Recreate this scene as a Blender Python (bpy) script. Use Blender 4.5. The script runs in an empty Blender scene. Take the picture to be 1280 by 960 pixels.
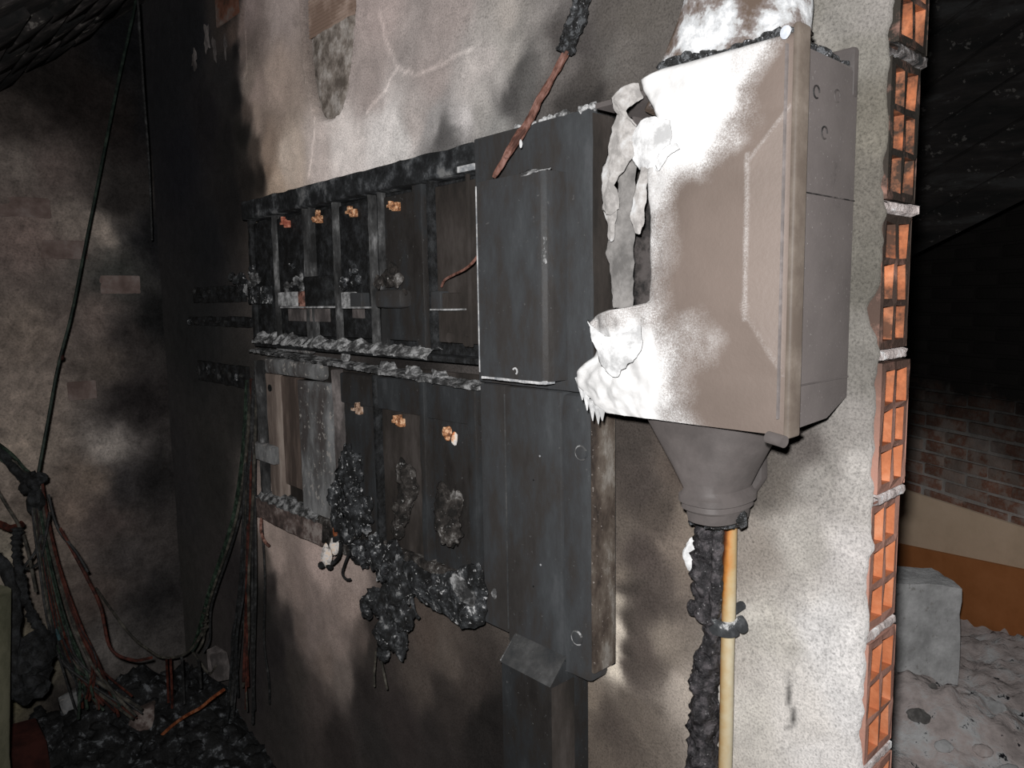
import bpy, bmesh, math, random
import numpy as np
from mathutils import Vector, Matrix, noise as mn
random.seed(7); rng = np.random.default_rng(7)
scene = bpy.context.scene
# ------------------------------------------------------------------ camera
F = 930.0                                   # focal length in pixels of the 1280x960 frame
Xc = np.array([855, -92, 930.]); Xc /= np.linalg.norm(Xc)
Zc = np.array([-130, 8193, 930.]); Zc -= Xc * Zc.dot(Xc); Zc /= np.linalg.norm(Zc)
Yc = np.cross(Zc, Xc)
ROT = np.stack([Xc, Yc, Zc], 1)             # world -> camera axes
CAM = np.array([0.323, -0.837, 1.35])
cd = bpy.data.cameras.new('camera'); cam = bpy.data.objects.new('camera', cd)
scene.collection.objects.link(cam)
cd.sensor_fit = 'HORIZONTAL'; cd.sensor_width = 36.0; cd.lens = F / 1280 * 36; cd.clip_start = 0.01
m4 = Matrix.Identity(4)
for i in range(3):
    for j in range(3): m4[i][j] = float(ROT.T[i, j])
    m4[i][3] = float(CAM[i])
cam.matrix_world = m4
scene.camera = cam
# ------------------------------------------------------------------ light: the camera's own flash, left of and above the lens
w = bpy.data.worlds.new('world'); scene.world = w; w.use_nodes = True
w.node_tree.nodes['Background'].inputs[0].default_value = (0.9, 0.95, 1.0, 1)
w.node_tree.nodes['Background'].inputs[1].default_value = 0.004
FLASH = CAM + ROT.T @ np.array([-0.022, 0.045, 0.02])
ld = bpy.data.lights.new('camera_flash', 'SPOT'); lo = bpy.data.objects.new('camera_flash', ld)
scene.collection.objects.link(lo)
ld.energy = 75; ld.shadow_soft_size = 0.012; ld.spot_size = math.radians(150); ld.spot_blend = 0.9
ld.color = (1.0, 0.99, 0.985)
lo.matrix_world = Matrix.Translation(Vector(FLASH)) @ m4.to_3x3().to_4x4()
vs = scene.view_settings
vs.view_transform = 'Standard'; vs.look = 'None'; vs.exposure = 0.0; vs.gamma = 1.0; vs.use_curve_mapping = False
E0 = 3.4                                    # flash irradiance scale on the wall, used when stain colours are worked out

# ------------------------------------------------------------------ geometry helpers
def ray(px, py): return ROT.T @ np.array([(px - 640) / F, -(py - 480) / F, -1.])
def P(px, py, y=0.0):                       # point of the wall-parallel plane at depth y
    d = ray(px, py); return CAM + d * ((y - CAM[1]) / d[1])
def PX(px, py, x):
    d = ray(px, py); return CAM + d * ((x - CAM[0]) / d[0])
def PZ(px, py, z):
    d = ray(px, py); return CAM + d * ((z - CAM[2]) / d[2])
def PD(px, py, t):                          # point at forward distance t
    d = ray(px, py); return CAM + d * t
def nz(p, s=1.0, o=4): return mn.fractal(Vector(p) * s, 1.0, 2.0, o)
def lin(c):
    c = np.array(c, float) / 255.0
    return np.where(c <= 0.04045, c / 12.92, ((c + 0.055) / 1.055) ** 2.4)

class MB:
    def __init__(s): s.v = []; s.f = []; s.m = []
    def add(s, vs, fs, mi=0):
        b = len(s.v); s.v += [tuple(map(float, v)) for v in vs]
        s.f += [tuple(b + i for i in f) for f in fs]; s.m += [mi] * len(fs)
    def box(s, x0, x1, y0, y1, z0, z1, bev=0.0, seg=2, mi=0):
        x0, x1 = min(x0, x1), max(x0, x1); y0, y1 = min(y0, y1), max(y0, y1); z0, z1 = min(z0, z1), max(z0, z1)
        bm = bmesh.new(); bmesh.ops.create_cube(bm, size=1)
        for v in bm.verts:
            v.co = Vector((x0 + (v.co.x + .5) * (x1 - x0), y0 + (v.co.y + .5) * (y1 - y0), z0 + (v.co.z + .5) * (z1 - z0)))
        if bev: bmesh.ops.bevel(bm, geom=list(bm.edges), offset=min(bev, .45 * min(x1 - x0, y1 - y0, z1 - z0)), segments=seg, affect='EDGES', profile=.5)
        s.addbm(bm, mi)
    def addbm(s, bm, mi=0):
        bm.verts.index_update()
        s.add([v.co[:] for v in bm.verts], [[v.index for v in f.verts] for f in bm.faces], mi); bm.free()
    def prism(s, poly, y0, y1, axis='y', bev=0.0, mi=0):      # outline in two axes, extruded along the third
        bm = bmesh.new()
        def mk(a, b, t): return {'y': (a, t, b), 'x': (t, a, b), 'z': (a, b, t)}[axis]
        A = [bm.verts.new(mk(a, b, y0)) for a, b in poly]; B = [bm.verts.new(mk(a, b, y1)) for a, b in poly]
        bm.faces.new(A); bm.faces.new(B[::-1]); n = len(poly)
        for i in range(n): bm.faces.new((A[i], B[i], B[(i + 1) % n], A[(i + 1) % n]))
        bmesh.ops.recalc_face_normals(bm, faces=bm.faces)
        if bev: bmesh.ops.bevel(bm, geom=list(bm.edges), offset=bev, segments=2, affect='EDGES', profile=.5)
        s.addbm(bm, mi)
    def tube(s, pts, r, n=7, mi=0, rough=0.0, rs=60):
        pts = [Vector(p) for p in pts]; rr = r if isinstance(r, (list, tuple)) else [r] * len(pts)
        up = None; rings = []
        for i, p in enumerate(pts):
            t = (pts[min(i + 1, len(pts) - 1)] - pts[max(i - 1, 0)])
            if t.length < 1e-9: t = Vector((0, 0, 1))
            t.normalize()
            if up is None: up = t.orthogonal().normalized()
            up = (up - t * up.dot(t)); up = up.normalized() if up.length > 1e-6 else t.orthogonal().normalized()
            bi = t.cross(up)
            ring = []
            for k in range(n):
                a = 2 * math.pi * k / n; d = up * math.cos(a) + bi * math.sin(a)
                q = rr[i]
                if rough: q *= 1 + rough * nz(p + d * rr[i], rs, 3)
                ring.append(p + d * q)
            rings.append(ring)
        vs = [v[:] for r_ in rings for v in r_]; fs = []
        for i in range(len(rings) - 1):
            for k in range(n): fs.append((i * n + k, i * n + (k + 1) % n, (i + 1) * n + (k + 1) % n, (i + 1) * n + k))
        fs.append(tuple(range(n))[::-1]); fs.append(tuple((len(rings) - 1) * n + k for k in range(n)))
        s.add(vs, fs, mi)
    def loft(s, rings, cap=True, mi=0):
        n = len(rings[0]); vs = [v for r_ in rings for v in r_]; fs = []
        for i in range(len(rings) - 1):
            for k in range(n): fs.append((i * n + k, i * n + (k + 1) % n, (i + 1) * n + (k + 1) % n, (i + 1) * n + k))
        if cap: fs.append(tuple(range(n))[::-1]); fs.append(tuple((len(rings) - 1) * n + k for k in range(n)))
        s.add(vs, fs, mi)
    def lump(s, c, r, sub=3, amp=.35, sc=25, seed=0, mi=0, sharp=False):
        bm = bmesh.new(); bmesh.ops.create_icosphere(bm, subdivisions=sub, radius=1)
        c = Vector(c); r = Vector(r if isinstance(r, (list, tuple)) else (r, r, r))
        for v in bm.verts:
            d = v.co.copy(); p = Vector((d.x * r.x, d.y * r.y, d.z * r.z))
            q = p + c + Vector((seed * 3.1, seed * 1.7, 0))
            k = 1 + amp * nz(q, sc, 4) + .5 * amp * nz(q, sc * 3.3, 2)
            if sharp: k = 1 + amp * (abs(nz(q, sc, 3)) * 1.6 - .4)
            v.co = c + p * max(k, .2)
        s.addbm(bm, mi)
    def grid(s, pts, mi=0):                                   # pts[row][col]
        nr, nc = len(pts), len(pts[0])
        s.add([p for r_ in pts for p in r_], [(i * nc + j, i * nc + j + 1, (i + 1) * nc + j + 1, (i + 1) * nc + j) for i in range(nr - 1) for j in range(nc - 1)], mi)
    def build(s, name, mats, parent=None, loc=None, smooth=True, attrs=None, angle=35, **props):
        me = bpy.data.meshes.new(name)
        V = np.array(s.v, float)
        if loc is None:
            mnv, mxv = V.min(0), V.max(0); loc = np.array([(mnv[0] + mxv[0]) / 2, (mnv[1] + mxv[1]) / 2, mnv[2]])
        loc = np.array(loc, float)
        me.from_pydata((V - loc).tolist(), [], s.f)
        if not isinstance(mats, (list, tuple)): mats = [mats]
        for m_ in mats: me.materials.append(M[m_])
        if len(mats) > 1: me.polygons.foreach_set('material_index', s.m)
        if attrs:
            for an, arr in attrs.items():
                arr = np.asarray(arr, float)
                if arr.ndim == 1:
                    a = me.attributes.new(an, 'FLOAT', 'POINT'); a.data.foreach_set('value', arr)
                else:
                    a = me.attributes.new(an, 'FLOAT_COLOR', 'POINT'); a.data.foreach_set('color', np.c_[arr, np.ones(len(arr))].ravel())
        if smooth:
            me.polygons.foreach_set('use_smooth', [True] * len(me.polygons))
            bm = bmesh.new(); bm.from_mesh(me)
            for e in bm.edges:
                if len(e.link_faces) == 2 and e.calc_face_angle(0) > math.radians(angle): e.smooth = False
            bm.to_mesh(me); bm.free()
        me.update()
        return place(bpy.data.objects.new(name, me), loc, parent, **props)

def place(o, loc, parent=None, **props):
    scene.collection.objects.link(o)
    if parent is not None:
        o.parent = parent; q = parent; off = np.zeros(3)
        while q is not None: off += np.array(q.location); q = q.parent
        o.location = Vector(np.array(loc) - off)
    else: o.location = Vector(loc)
    for k, v in props.items(): o[k] = v
    return o
def thing(name, loc, label, category, group=None):
    o = bpy.data.objects.new(name, None); o.empty_display_size = .05
    place(o, loc); o['label'] = label; o['category'] = category
    if group: o['group'] = group
    return o
def one(mb, name, mats, label, category, group=None, **kw):   # a thing that is a single mesh
    o = mb.build(name, mats, **kw); o['label'] = label; o['category'] = category
    if group: o['group'] = group
    return o
def PB(px0, py0, px1, py1, yf, yb=None, bev=0.0, mb=None, mi=0):   # box whose front face spans two wall points
    a = P(px0, (py0 + py1) / 2, yf); b = P(px1, (py0 + py1) / 2, yf)
    z1 = P((px0 + px1) / 2, py0, yf)[2]; z0 = P((px0 + px1) / 2, py1, yf)[2]
    mb = mb or MB(); mb.box(a[0], b[0], yf, yb if yb is not None else yf + .02, z0, z1, bev, mi=mi); return mb
def spline(pts, n=8):
    pts = [Vector(p) for p in pts]; out = []
    for i in range(len(pts) - 1):
        p0, p1, p2, p3 = pts[max(i - 1, 0)], pts[i], pts[i + 1], pts[min(i + 2, len(pts) - 1)]
        for k in range(n):
            t = k / n
            out.append(.5 * ((2 * p1) + (p2 - p0) * t + (2 * p0 - 5 * p1 + 4 * p2 - p3) * t * t + (3 * p1 - p0 - 3 * p2 + p3) * t ** 3))
    out.append(pts[-1]); return out
def sheet(rows, nu=6, nv=6, wob=.0, ws=60):                   # smooth sheet through a net of points
    R1 = [spline(r, nu) for r in rows]; cols = list(zip(*R1)); C1 = [spline(c, nv) for c in cols]
    g = [[p + Vector((nz(p, ws, 3), nz(p + Vector((5, 1, 2)), ws, 3), nz(p + Vector((1, 7, 3)), ws, 3))) * wob for p in r] for r in zip(*C1)]
    mb = MB(); mb.grid([[p[:] for p in r] for r in g]); return mb
def solid(o, t, off=0.0):
    m_ = o.modifiers.new('solidify', 'SOLIDIFY'); m_.thickness = t; m_.offset = off; return o

# ------------------------------------------------------------------ materials
M = {}
def node_mat(name):
    m_ = bpy.data.materials.new(name); m_.use_nodes = True; nt = m_.node_tree
    M[name] = m_; return m_, nt, nt.nodes['Principled BSDF']
def N(nt, t, **kw):
    n = nt.nodes.new(t)
    for k, v in kw.items(): setattr(n, k, v)
    return n
def noise_n(nt, vec, scale, detail=5, rough=.6, dist=0.0):
    n = N(nt, 'ShaderNodeTexNoise'); n.inputs['Scale'].default_value = scale; n.inputs['Detail'].default_value = detail
    n.inputs['Roughness'].default_value = rough; n.inputs['Distortion'].default_value = dist
    nt.links.new(vec, n.inputs['Vector']); return n.outputs['Fac']
def ramp_n(nt, fac, stops, interp='LINEAR'):
    n = N(nt, 'ShaderNodeValToRGB'); cr = n.color_ramp; cr.interpolation = interp
    while len(cr.elements) < len(stops): cr.elements.new(.5)
    for e, (p, c) in zip(cr.elements, stops):
        e.position = p; e.color = (c, c, c, 1) if isinstance(c, (int, float)) else (*c, 1)
    nt.links.new(fac, n.inputs[0]); return n.outputs[0]
def mix_n(nt, fac, a, b, mode='MIX'):
    n = N(nt, 'ShaderNodeMix', data_type='RGBA', blend_type=mode)
    for s, v in ((n.inputs[0], fac), (n.inputs[6], a), (n.inputs[7], b)):
        if isinstance(v, (int, float)): s.default_value = v
        elif isinstance(v, (tuple, list)): s.default_value = (*v, 1)
        else: nt.links.new(v, s)
    return n.outputs[2]
def math_n(nt, op, a, b=None, c=None, clamp=False):
    n = N(nt, 'ShaderNodeMath', operation=op); n.use_clamp = clamp
    for i, v in enumerate((a, b, c)):
        if v is None: continue
        if isinstance(v, (int, float)): n.inputs[i].default_value = v
        else: nt.links.new(v, n.inputs[i])
    return n.outputs[0]
def pos_n(nt, scale=(1, 1, 1)):
    g = N(nt, 'ShaderNodeNewGeometry')
    if scale == (1, 1, 1): return g.outputs['Position']
    mp = N(nt, 'ShaderNodeMapping'); mp.inputs['Scale'].default_value = scale
    nt.links.new(g.outputs['Position'], mp.inputs[0]); return mp.outputs[0]
def bump_n(nt, b, h, strength, dist=.004):
    n = N(nt, 'ShaderNodeBump'); n.inputs['Strength'].default_value = strength; n.inputs['Distance'].default_value = dist
    nt.links.new(h, n.inputs['Height']); nt.links.new(n.outputs[0], b.inputs['Normal'])
def mat(name, stops, scale=20, rough=.85, bump=.3, bscale=120, speck=None, stretch=(1, 1, 1), spec=.25, metal=0, dr=.6, detail=8, bdist=.006):
    m_, nt, b = node_mat(name); p = pos_n(nt, stretch)
    c = ramp_n(nt, noise_n(nt, p, scale, detail, .68), [(.28 + .44 * a, b_) for a, b_ in stops])
    if speck:                                                  # (colour, threshold, scale)
        col, th, sc = speck
        k = ramp_n(nt, noise_n(nt, pos_n(nt), sc, 4, .7), [(.31 + .45 * th, 0.0), (.36 + .45 * th, 1.0)])
        c = mix_n(nt, k, c, col)
    nt.links.new(c, b.inputs['Base Color'])
    b.inputs['Roughness'].default_value = rough; b.inputs['Specular IOR Level'].default_value = spec; b.inputs['Metallic'].default_value = metal
    b.inputs['Diffuse Roughness'].default_value = dr
    if bump: bump_n(nt, b, noise_n(nt, p, bscale, 5, .65), bump, bdist)
    return m_
g3 = lambda v, t=(1, 1, 1): (v * t[0], v * t[1], v * t[2])
warm = (1.13, .99, .95); tan = (1.05, 1.0, .96); cool = (.95, 1.0, 1.06)
# surfaces with soot laid on in their own stain map
def stain_mat(name, fine=.5, speckle=320, bump=.5, bscale=180, big=.35):
    m_, nt, b = node_mat(name); p = pos_n(nt)
    at = N(nt, 'ShaderNodeAttribute', attribute_name='stain'); col = at.outputs['Color']
    a = noise_n(nt, p, speckle, 4, .75); k1 = ramp_n(nt, a, [(.30, 1 - fine), (.5, 1.0), (.72, 1 + .6 * fine)])
    h = noise_n(nt, p, 24, 7, .68, .4); k2 = ramp_n(nt, h, [(.25, 1 - big), (.5, 1.0), (.75, 1 + big)])
    c = mix_n(nt, 1.0, mix_n(nt, 1.0, col, k1, 'MULTIPLY'), k2, 'MULTIPLY')
    nt.links.new(c, b.inputs['Base Color']); b.inputs['Roughness'].default_value = .95
    b.inputs['Specular IOR Level'].default_value = .1; b.inputs['Diffuse Roughness'].default_value = 1.0 if 'plaster' in name else .2
    if 'cover' in name: b.inputs['Roughness'].default_value = .5; b.inputs['Specular IOR Level'].default_value = .3
    bump_n(nt, b, math_n(nt, 'ADD', noise_n(nt, p, bscale, 5, .7), math_n(nt, 'MULTIPLY', noise_n(nt, p, 40, 4, .6), 1.5)), bump, .003)
stain_mat('plaster', .5, 330, .5, 180, .24); stain_mat('left_plaster', .4, 160, .7, 90, .5)
# box cover: grey-brown paint, bleached to white ash in a speckled front
m_, nt, b = node_mat('cover_paint'); p = pos_n(nt); at = N(nt, 'ShaderNodeAttribute', attribute_name='ash')
n1 = math_n(nt, 'MULTIPLY_ADD', noise_n(nt, p, 600, 3, .7), 1.5, -.75); n2 = math_n(nt, 'MULTIPLY_ADD', noise_n(nt, p, 40, 5, .65), .7, -.35)
sp_ = math_n(nt, 'MULTIPLY', math_n(nt, 'ADD', n1, n2), math_n(nt, 'SINE', math_n(nt, 'MULTIPLY', at.outputs['Fac'], 3.1)))
k = math_n(nt, 'ADD', at.outputs['Fac'], sp_, clamp=True)
gp = ramp_n(nt, noise_n(nt, p, 10, 5, .6), [(.3, (.112, .088, .075)), (.7, (.137, .108, .093))])
wa = ramp_n(nt, noise_n(nt, p, 30, 5, .6), [(.3, (.52, .515, .51)), (.65, (.68, .675, .67))])
mid = mix_n(nt, ramp_n(nt, k, [(.05, 0.0), (.5, .28), (1.0, 1.0)]), gp, wa)
nt.links.new(mid, b.inputs['Base Color']); b.inputs['Roughness'].default_value = .55; b.inputs['Specular IOR Level'].default_value = .3
bump_n(nt, b, noise_n(nt, p, 220, 4, .6), .12, .003)
mat('char', [(.3, g3(0.0056)), (.55, g3(0.0154, cool)), (.8, g3(0.0350, cool))], 45, .7, .8, 140, spec=.35)
mat('char_ash', [(.3, g3(.008)), (.52, g3(.024, cool)), (.7, g3(.07, cool)), (.9, g3(.32))], 38, .9, .9, 160, speck=((.5, .5, .5), .64, 95))
mat('ash', [(.3, g3(.09, warm)), (.5, g3(.26)), (.72, g3(.6))], 60, .95, .9, 170)
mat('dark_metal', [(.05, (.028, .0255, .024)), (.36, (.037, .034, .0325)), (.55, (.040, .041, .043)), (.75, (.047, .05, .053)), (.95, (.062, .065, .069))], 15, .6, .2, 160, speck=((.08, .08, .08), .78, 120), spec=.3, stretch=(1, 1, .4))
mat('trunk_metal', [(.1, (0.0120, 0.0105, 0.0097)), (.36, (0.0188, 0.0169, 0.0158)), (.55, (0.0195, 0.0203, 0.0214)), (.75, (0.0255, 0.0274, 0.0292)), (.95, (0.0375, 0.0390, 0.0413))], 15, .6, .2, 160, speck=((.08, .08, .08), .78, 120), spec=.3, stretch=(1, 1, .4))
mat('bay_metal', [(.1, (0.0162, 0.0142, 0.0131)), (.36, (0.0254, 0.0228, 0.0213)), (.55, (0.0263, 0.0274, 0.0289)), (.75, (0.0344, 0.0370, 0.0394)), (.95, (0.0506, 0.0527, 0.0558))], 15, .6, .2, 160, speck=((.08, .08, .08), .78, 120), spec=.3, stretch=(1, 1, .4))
mat('rust_metal', [(.3, (.018, .013, .011)), (.55, (.04, .026, .02)), (.8, (.075, .052, .04))], 16, .8, .4, 120, speck=((.2, .17, .15), .66, 110))
mat('brown_board', [(.3, (0.0182, 0.0158, 0.0140)), (.6, (0.0347, 0.0290, 0.0256)), (.85, (0.0580, 0.0497, 0.0455))], 10, .8, .2, 160, stretch=(1, 1, .35))
mat('grey_board', [(.25, g3(.06, warm)), (.5, g3(.13)), (.75, g3(.24))], 14, .9, .35, 120, stretch=(1, 1, .4), speck=((.32, .3, .28), .62, 60))
mat('wood_light', [(.3, (.13, .10, .085)), (.6, (.25, .2, .17)), (.85, (.36, .3, .26))], 22, .9, .3, 90, stretch=(1, 1, .15))
mat('bare_edge', [(.3, g3(.22, cool)), (.6, g3(.42)), (.8, g3(.6))], 50, .8, .3, 150)
mat('pale_edge', [(.4, g3(.07)), (.55, g3(.20)), (.75, g3(.4))], 70, .85, .4, 150)
mat('copper', [(.3, (.30, .12, .08)), (.55, (.5, .23, .16)), (.8, (.62, .36, .28))], 60, .6, .3, 200, spec=.4)
mat('copper_sooty', [(.3, (.05, .03, .025)), (.5, (.22, .10, .075)), (.7, (.36, .2, .16))], 70, .7, .4, 200)
mat('brass', [(.25, (.12, .05, .025)), (.5, (.45, .2, .09)), (.75, (.8, .55, .35))], 150, .5, .4, 200, spec=.4)
mat('box_grey', [(.3, g3(0.0490, warm)), (.6, g3(0.0632, warm)), (.85, g3(0.0780, warm))], 12, .6, .1, 300, spec=.3)
mat('box_grey_sooty', [(.3, g3(0.0072)), (.5, g3(0.0300, warm)), (.62, g3(0.0510, warm)), (.8, g3(0.0600, warm))], 26, .7, .2, 260, spec=.3)
mat('cone_ash', [(.25, (.09, .065, .05)), (.42, g3(.15, warm)), (.5, g3(.32)), (.6, (.40, .41, .42)), (.78, g3(.62))], 22, .95, .4, 120)
mat('flap_ash', [(.3, g3(0.1280, tan)), (.55, g3(0.1920, tan)), (.8, g3(0.2720, tan))], 40, .95, .35, 130)
mat('flap_white', [(.3, g3(.34)), (.6, g3(.55)), (.85, g3(.75))], 30, .95, .4, 120)
mat('crust', [(.35, g3(.006)), (.55, g3(.02, cool)), (.7, g3(.09, cool))], 110, .55, 1.0, 220, speck=((.4, .4, .42), .70, 260), spec=.5)
mat('bitumen', [(.35, (.007, .006, .007)), (.55, (.022, .02, .022)), (.75, (.07, .062, .066))], 70, .5, .9, 190, speck=((.3, .29, .29), .72, 200), spec=.5)
mat('clamp_grey', [(.35, g3(.03, cool)), (.58, g3(.06, cool)), (.66, g3(.40)), (.9, g3(.55))], 34, .7, .3, 150)
mat('mortar', [(.3, g3(.28, warm)), (.55, g3(.42, warm)), (.8, g3(.6))], 60, .95, .9, 150)
mat('mortar_dark', [(.3, g3(.02)), (.55, g3(.09, warm)), (.75, g3(.3))], 50, .95, .9, 150)
mat('concrete', [(.15, g3(0.4290)), (.5, g3(0.5980)), (.85, g3(0.7800))], 14, .95, .8, 70, speck=((.42, .41, .4), .68, 50), bdist=.008)
mat('rubble', [(.15, g3(0.38, warm)), (.5, g3(0.58, warm)), (.75, g3(0.72)), (.95, g3(.85))], 11, .95, .9, 60, speck=((.015, .015, .02), .67, 22), bdist=.01)
mat('hardboard', [(.1, (0.4400, 0.1632, 0.0540)), (.5, (0.5280, 0.2040, 0.0720)), (.9, (0.5920, 0.2380, 0.0900))], 5, .8, .1, 120)
mat('beige_board', [(.1, (0.7616, 0.5900, 0.4232)), (.5, (0.8736, 0.6800, 0.4968)), (.9, (0.9408, 0.7400, 0.5520))], 5, .9, .15, 100)
mat('old_brick', [(.25, (.05, .028, .02)), (.5, (.13, .055, .035)), (.65, (.14, .10, .085)), (.85, (.22, .19, .17))], 9, .95, .6, 70, bdist=.006)
mat('dark_plank', [(.3, g3(.008)), (.6, g3(.016, warm)), (.8, g3(.035))], 16, .9, .5, 60, stretch=(.2, .2, 1), speck=((.09, .085, .08), .68, 30))
mat('vault_brick', [(.3, g3(.008)), (.55, g3(.02, warm)), (.8, g3(.06, warm))], 9, .95, .6, 60, speck=((.12, .11, .10), .66, 18))
mat('floor_dirt', [(.3, g3(.01)), (.6, g3(.03, warm)), (.85, g3(.08))], 9, .95, .8, 60)
mat('debris', [(.35, g3(0.0044)), (.55, g3(0.0110, cool)), (.68, g3(0.0330, cool)), (.82, g3(0.1650, cool))], 30, .7, .9, 130, speck=((.16, .165, .175), .80, 60), spec=.4)
mat('wire_black', [(.35, g3(.010)), (.6, g3(.022)), (.8, g3(.05))], 60, .6, .4, 200, spec=.4)
mat('wire_green', [(.35, (0.0084, 0.0140, 0.0098)), (.6, (0.0245, 0.0420, 0.0280)), (.8, (0.0560, 0.0770, 0.0560))], 50, .6, .3, 200)
mat('wire_red', [(.35, (0.0225, 0.0070, 0.0050)), (.6, (0.0650, 0.0170, 0.0110)), (.8, (0.1000, 0.0300, 0.0200))], 40, .7, .3, 200)
mat('wire_orange', [(.35, (0.1200, 0.0300, 0.0120)), (.6, (0.2520, 0.0780, 0.0300)), (.8, (0.3000, 0.1320, 0.0720))], 40, .7, .3, 200)
mat('wire_grey', [(.35, (0.0240, 0.0224, 0.0192)), (.6, (0.0600, 0.0544, 0.0440)), (.8, (0.1040, 0.0960, 0.0800))], 40, .7, .3, 200)
mat('pale_lump', [(.3, (.4, .36, .33)), (.5, (.75, .72, .70)), (.66, (.8, .62, .45)), (.8, (.6, .2, .08))], 45, .9, .5, 150)
mat('recess_mortar', [(.2, (.15, .125, .105)), (.5, (.32, .275, .24)), (.8, (.58, .53, .49))], 30, .95, .9, 110)
mat('ribbed_clay', [(.3, (0.2720, 0.1870, 0.1445)), (.6, (0.4250, 0.3145, 0.2550)), (.85, (0.5610, 0.4420, 0.3740))], 14, .95, .3, 150)
mat('pale_wall_patch', [(.3, (.07, .07, .045)), (.7, (.13, .125, .085))], 6, .95, .3, 60)
mat('box_rim', [(.3, (0.0813, 0.0650, 0.0537)), (.6, (0.1063, 0.0875, 0.0725)), (.85, (0.1375, 0.1150, 0.0975))], 18, .6, .1, 200)
mat('bare_bead', [(.3, g3(.08, warm)), (.6, g3(.10, warm)), (.8, g3(.13, warm))], 40, .7, .1, 200)
mat('blue_white', [(.3, (.35, .37, .40)), (.7, (.55, .58, .62))], 40, .7, .2, 200)
mat('box_grey_side', [(.05, g3(0.0341, warm)), (.2, g3(0.0636, warm)), (.5, g3(0.0728, warm)), (.9, g3(0.0837, warm))], 9, .65, .12, 260, spec=.3, speck=((.18, .17, .16), .74, 260))
mat('flap_ash2', [(.3, g3(.22, tan)), (.55, g3(.33, tan)), (.8, g3(.45))], 40, .95, .4, 130)
mat('flap_grey', [(.3, g3(.10, tan)), (.55, g3(.15, tan)), (.8, g3(.21, tan))], 30, .95, .5, 90)
mat('char_top', [(.3, g3(.012, cool)), (.52, g3(.028, cool)), (.66, g3(.07, cool)), (.85, g3(.16))], 26, .8, .8, 120)
mat('char_edge', [(.3, g3(.02)), (.6, g3(.07)), (.9, g3(.28))], 24, .85, .6, 120, stretch=(1, 1, .4))
mat('char_brown', [(.3, (.012, .011, .010)), (.52, (.036, .031, .028)), (.68, (.075, .068, .062)), (.84, (.24, .23, .22))], 34, .85, .9, 150, speck=((.35, .34, .33), .70, 110))
mat('char_clot', [(.35, g3(.008)), (.55, g3(.024, cool)), (.68, g3(.06, cool)), (.84, g3(.25))], 40, .75, 1.0, 170, speck=((.5, .5, .5), .73, 90), spec=.4)
mat('copper_red', [(.3, (.3, .08, .05)), (.55, (.55, .2, .13)), (.8, (.7, .35, .25))], 90, .7, .4, 200)
mat('copper_dim', [(.3, (.12, .07, .045)), (.5, (.38, .24, .16)), (.75, (.6, .5, .42))], 110, .7, .4, 200)
mat('copper_cable', [(.3, (.07, .032, .024)), (.5, (.16, .075, .056)), (.75, (.27, .15, .125))], 45, .7, .4, 160, stretch=(1, 1, .5))
mat('bare_dim', [(.3, g3(.12)), (.55, g3(.32)), (.8, g3(.55))], 40, .8, .3, 150)
mat('grey_dim', [(.3, g3(.05, warm)), (.55, g3(.10, warm)), (.8, g3(.2, warm))], 20, .9, .3, 120, stretch=(1, 1, .5))
mat('wood_mid', [(.3, (.06, .045, .038)), (.6, (.12, .09, .075)), (.85, (.2, .15, .13))], 22, .9, .3, 90, stretch=(1, 1, .15))
mat('ash_mid', [(.3, g3(.05)), (.48, g3(.16)), (.68, g3(.5))], 45, .95, .9, 170)
mat('ash_dim', [(.3, g3(.03)), (.5, g3(.10)), (.72, g3(.34))], 45, .95, .9, 170)
mat('rust_pale', [(.3, (.06, .045, .04)), (.55, (.13, .095, .085)), (.8, (.28, .24, .22))], 30, .9, .6, 120)
mat('rust_side', [(.3, (0.0253, 0.0194, 0.0163)), (.5, (0.0576, 0.0441, 0.0355)), (.7, (0.0979, 0.0803, 0.0657)), (.88, (0.1843, 0.1685, 0.1505))], 18, .85, .5, 110, stretch=(1, 1, .5), speck=((.25, .22, .2), .72, 160))
mat('wire_cyan', [(.35, (0.0120, 0.0360, 0.0420)), (.7, (0.0480, 0.1200, 0.1320))], 40, .6, .2, 200)
mat('wire_dkgreen', [(.35, (.010, .016, .013)), (.6, (.022, .034, .026)), (.8, (.04, .055, .042))], 30, .6, .2, 200)
mat('red_brick', [(.3, (0.0210, 0.0060, 0.0048)), (.7, (0.0480, 0.0132, 0.0096))], 12, .95, .5, 70)
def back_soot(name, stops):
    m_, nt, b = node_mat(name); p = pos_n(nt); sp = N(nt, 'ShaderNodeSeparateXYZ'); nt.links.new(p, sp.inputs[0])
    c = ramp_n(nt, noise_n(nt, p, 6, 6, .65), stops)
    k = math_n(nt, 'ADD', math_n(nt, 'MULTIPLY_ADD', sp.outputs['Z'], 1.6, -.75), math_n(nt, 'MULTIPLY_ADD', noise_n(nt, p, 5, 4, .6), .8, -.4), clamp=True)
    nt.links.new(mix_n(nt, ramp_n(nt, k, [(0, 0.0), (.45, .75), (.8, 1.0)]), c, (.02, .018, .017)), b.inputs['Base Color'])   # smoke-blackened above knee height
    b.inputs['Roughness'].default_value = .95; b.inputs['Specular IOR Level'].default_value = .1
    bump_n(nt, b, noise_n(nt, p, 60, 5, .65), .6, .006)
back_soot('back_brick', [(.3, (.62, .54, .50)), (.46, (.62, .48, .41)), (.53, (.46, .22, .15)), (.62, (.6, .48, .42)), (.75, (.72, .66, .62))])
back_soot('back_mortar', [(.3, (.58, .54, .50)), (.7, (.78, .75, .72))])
mat('left_brick', [(.2, (.17, .12, .105)), (.5, (.25, .185, .165)), (.8, (.34, .28, .26))], 14, .95, .6, 70)
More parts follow.
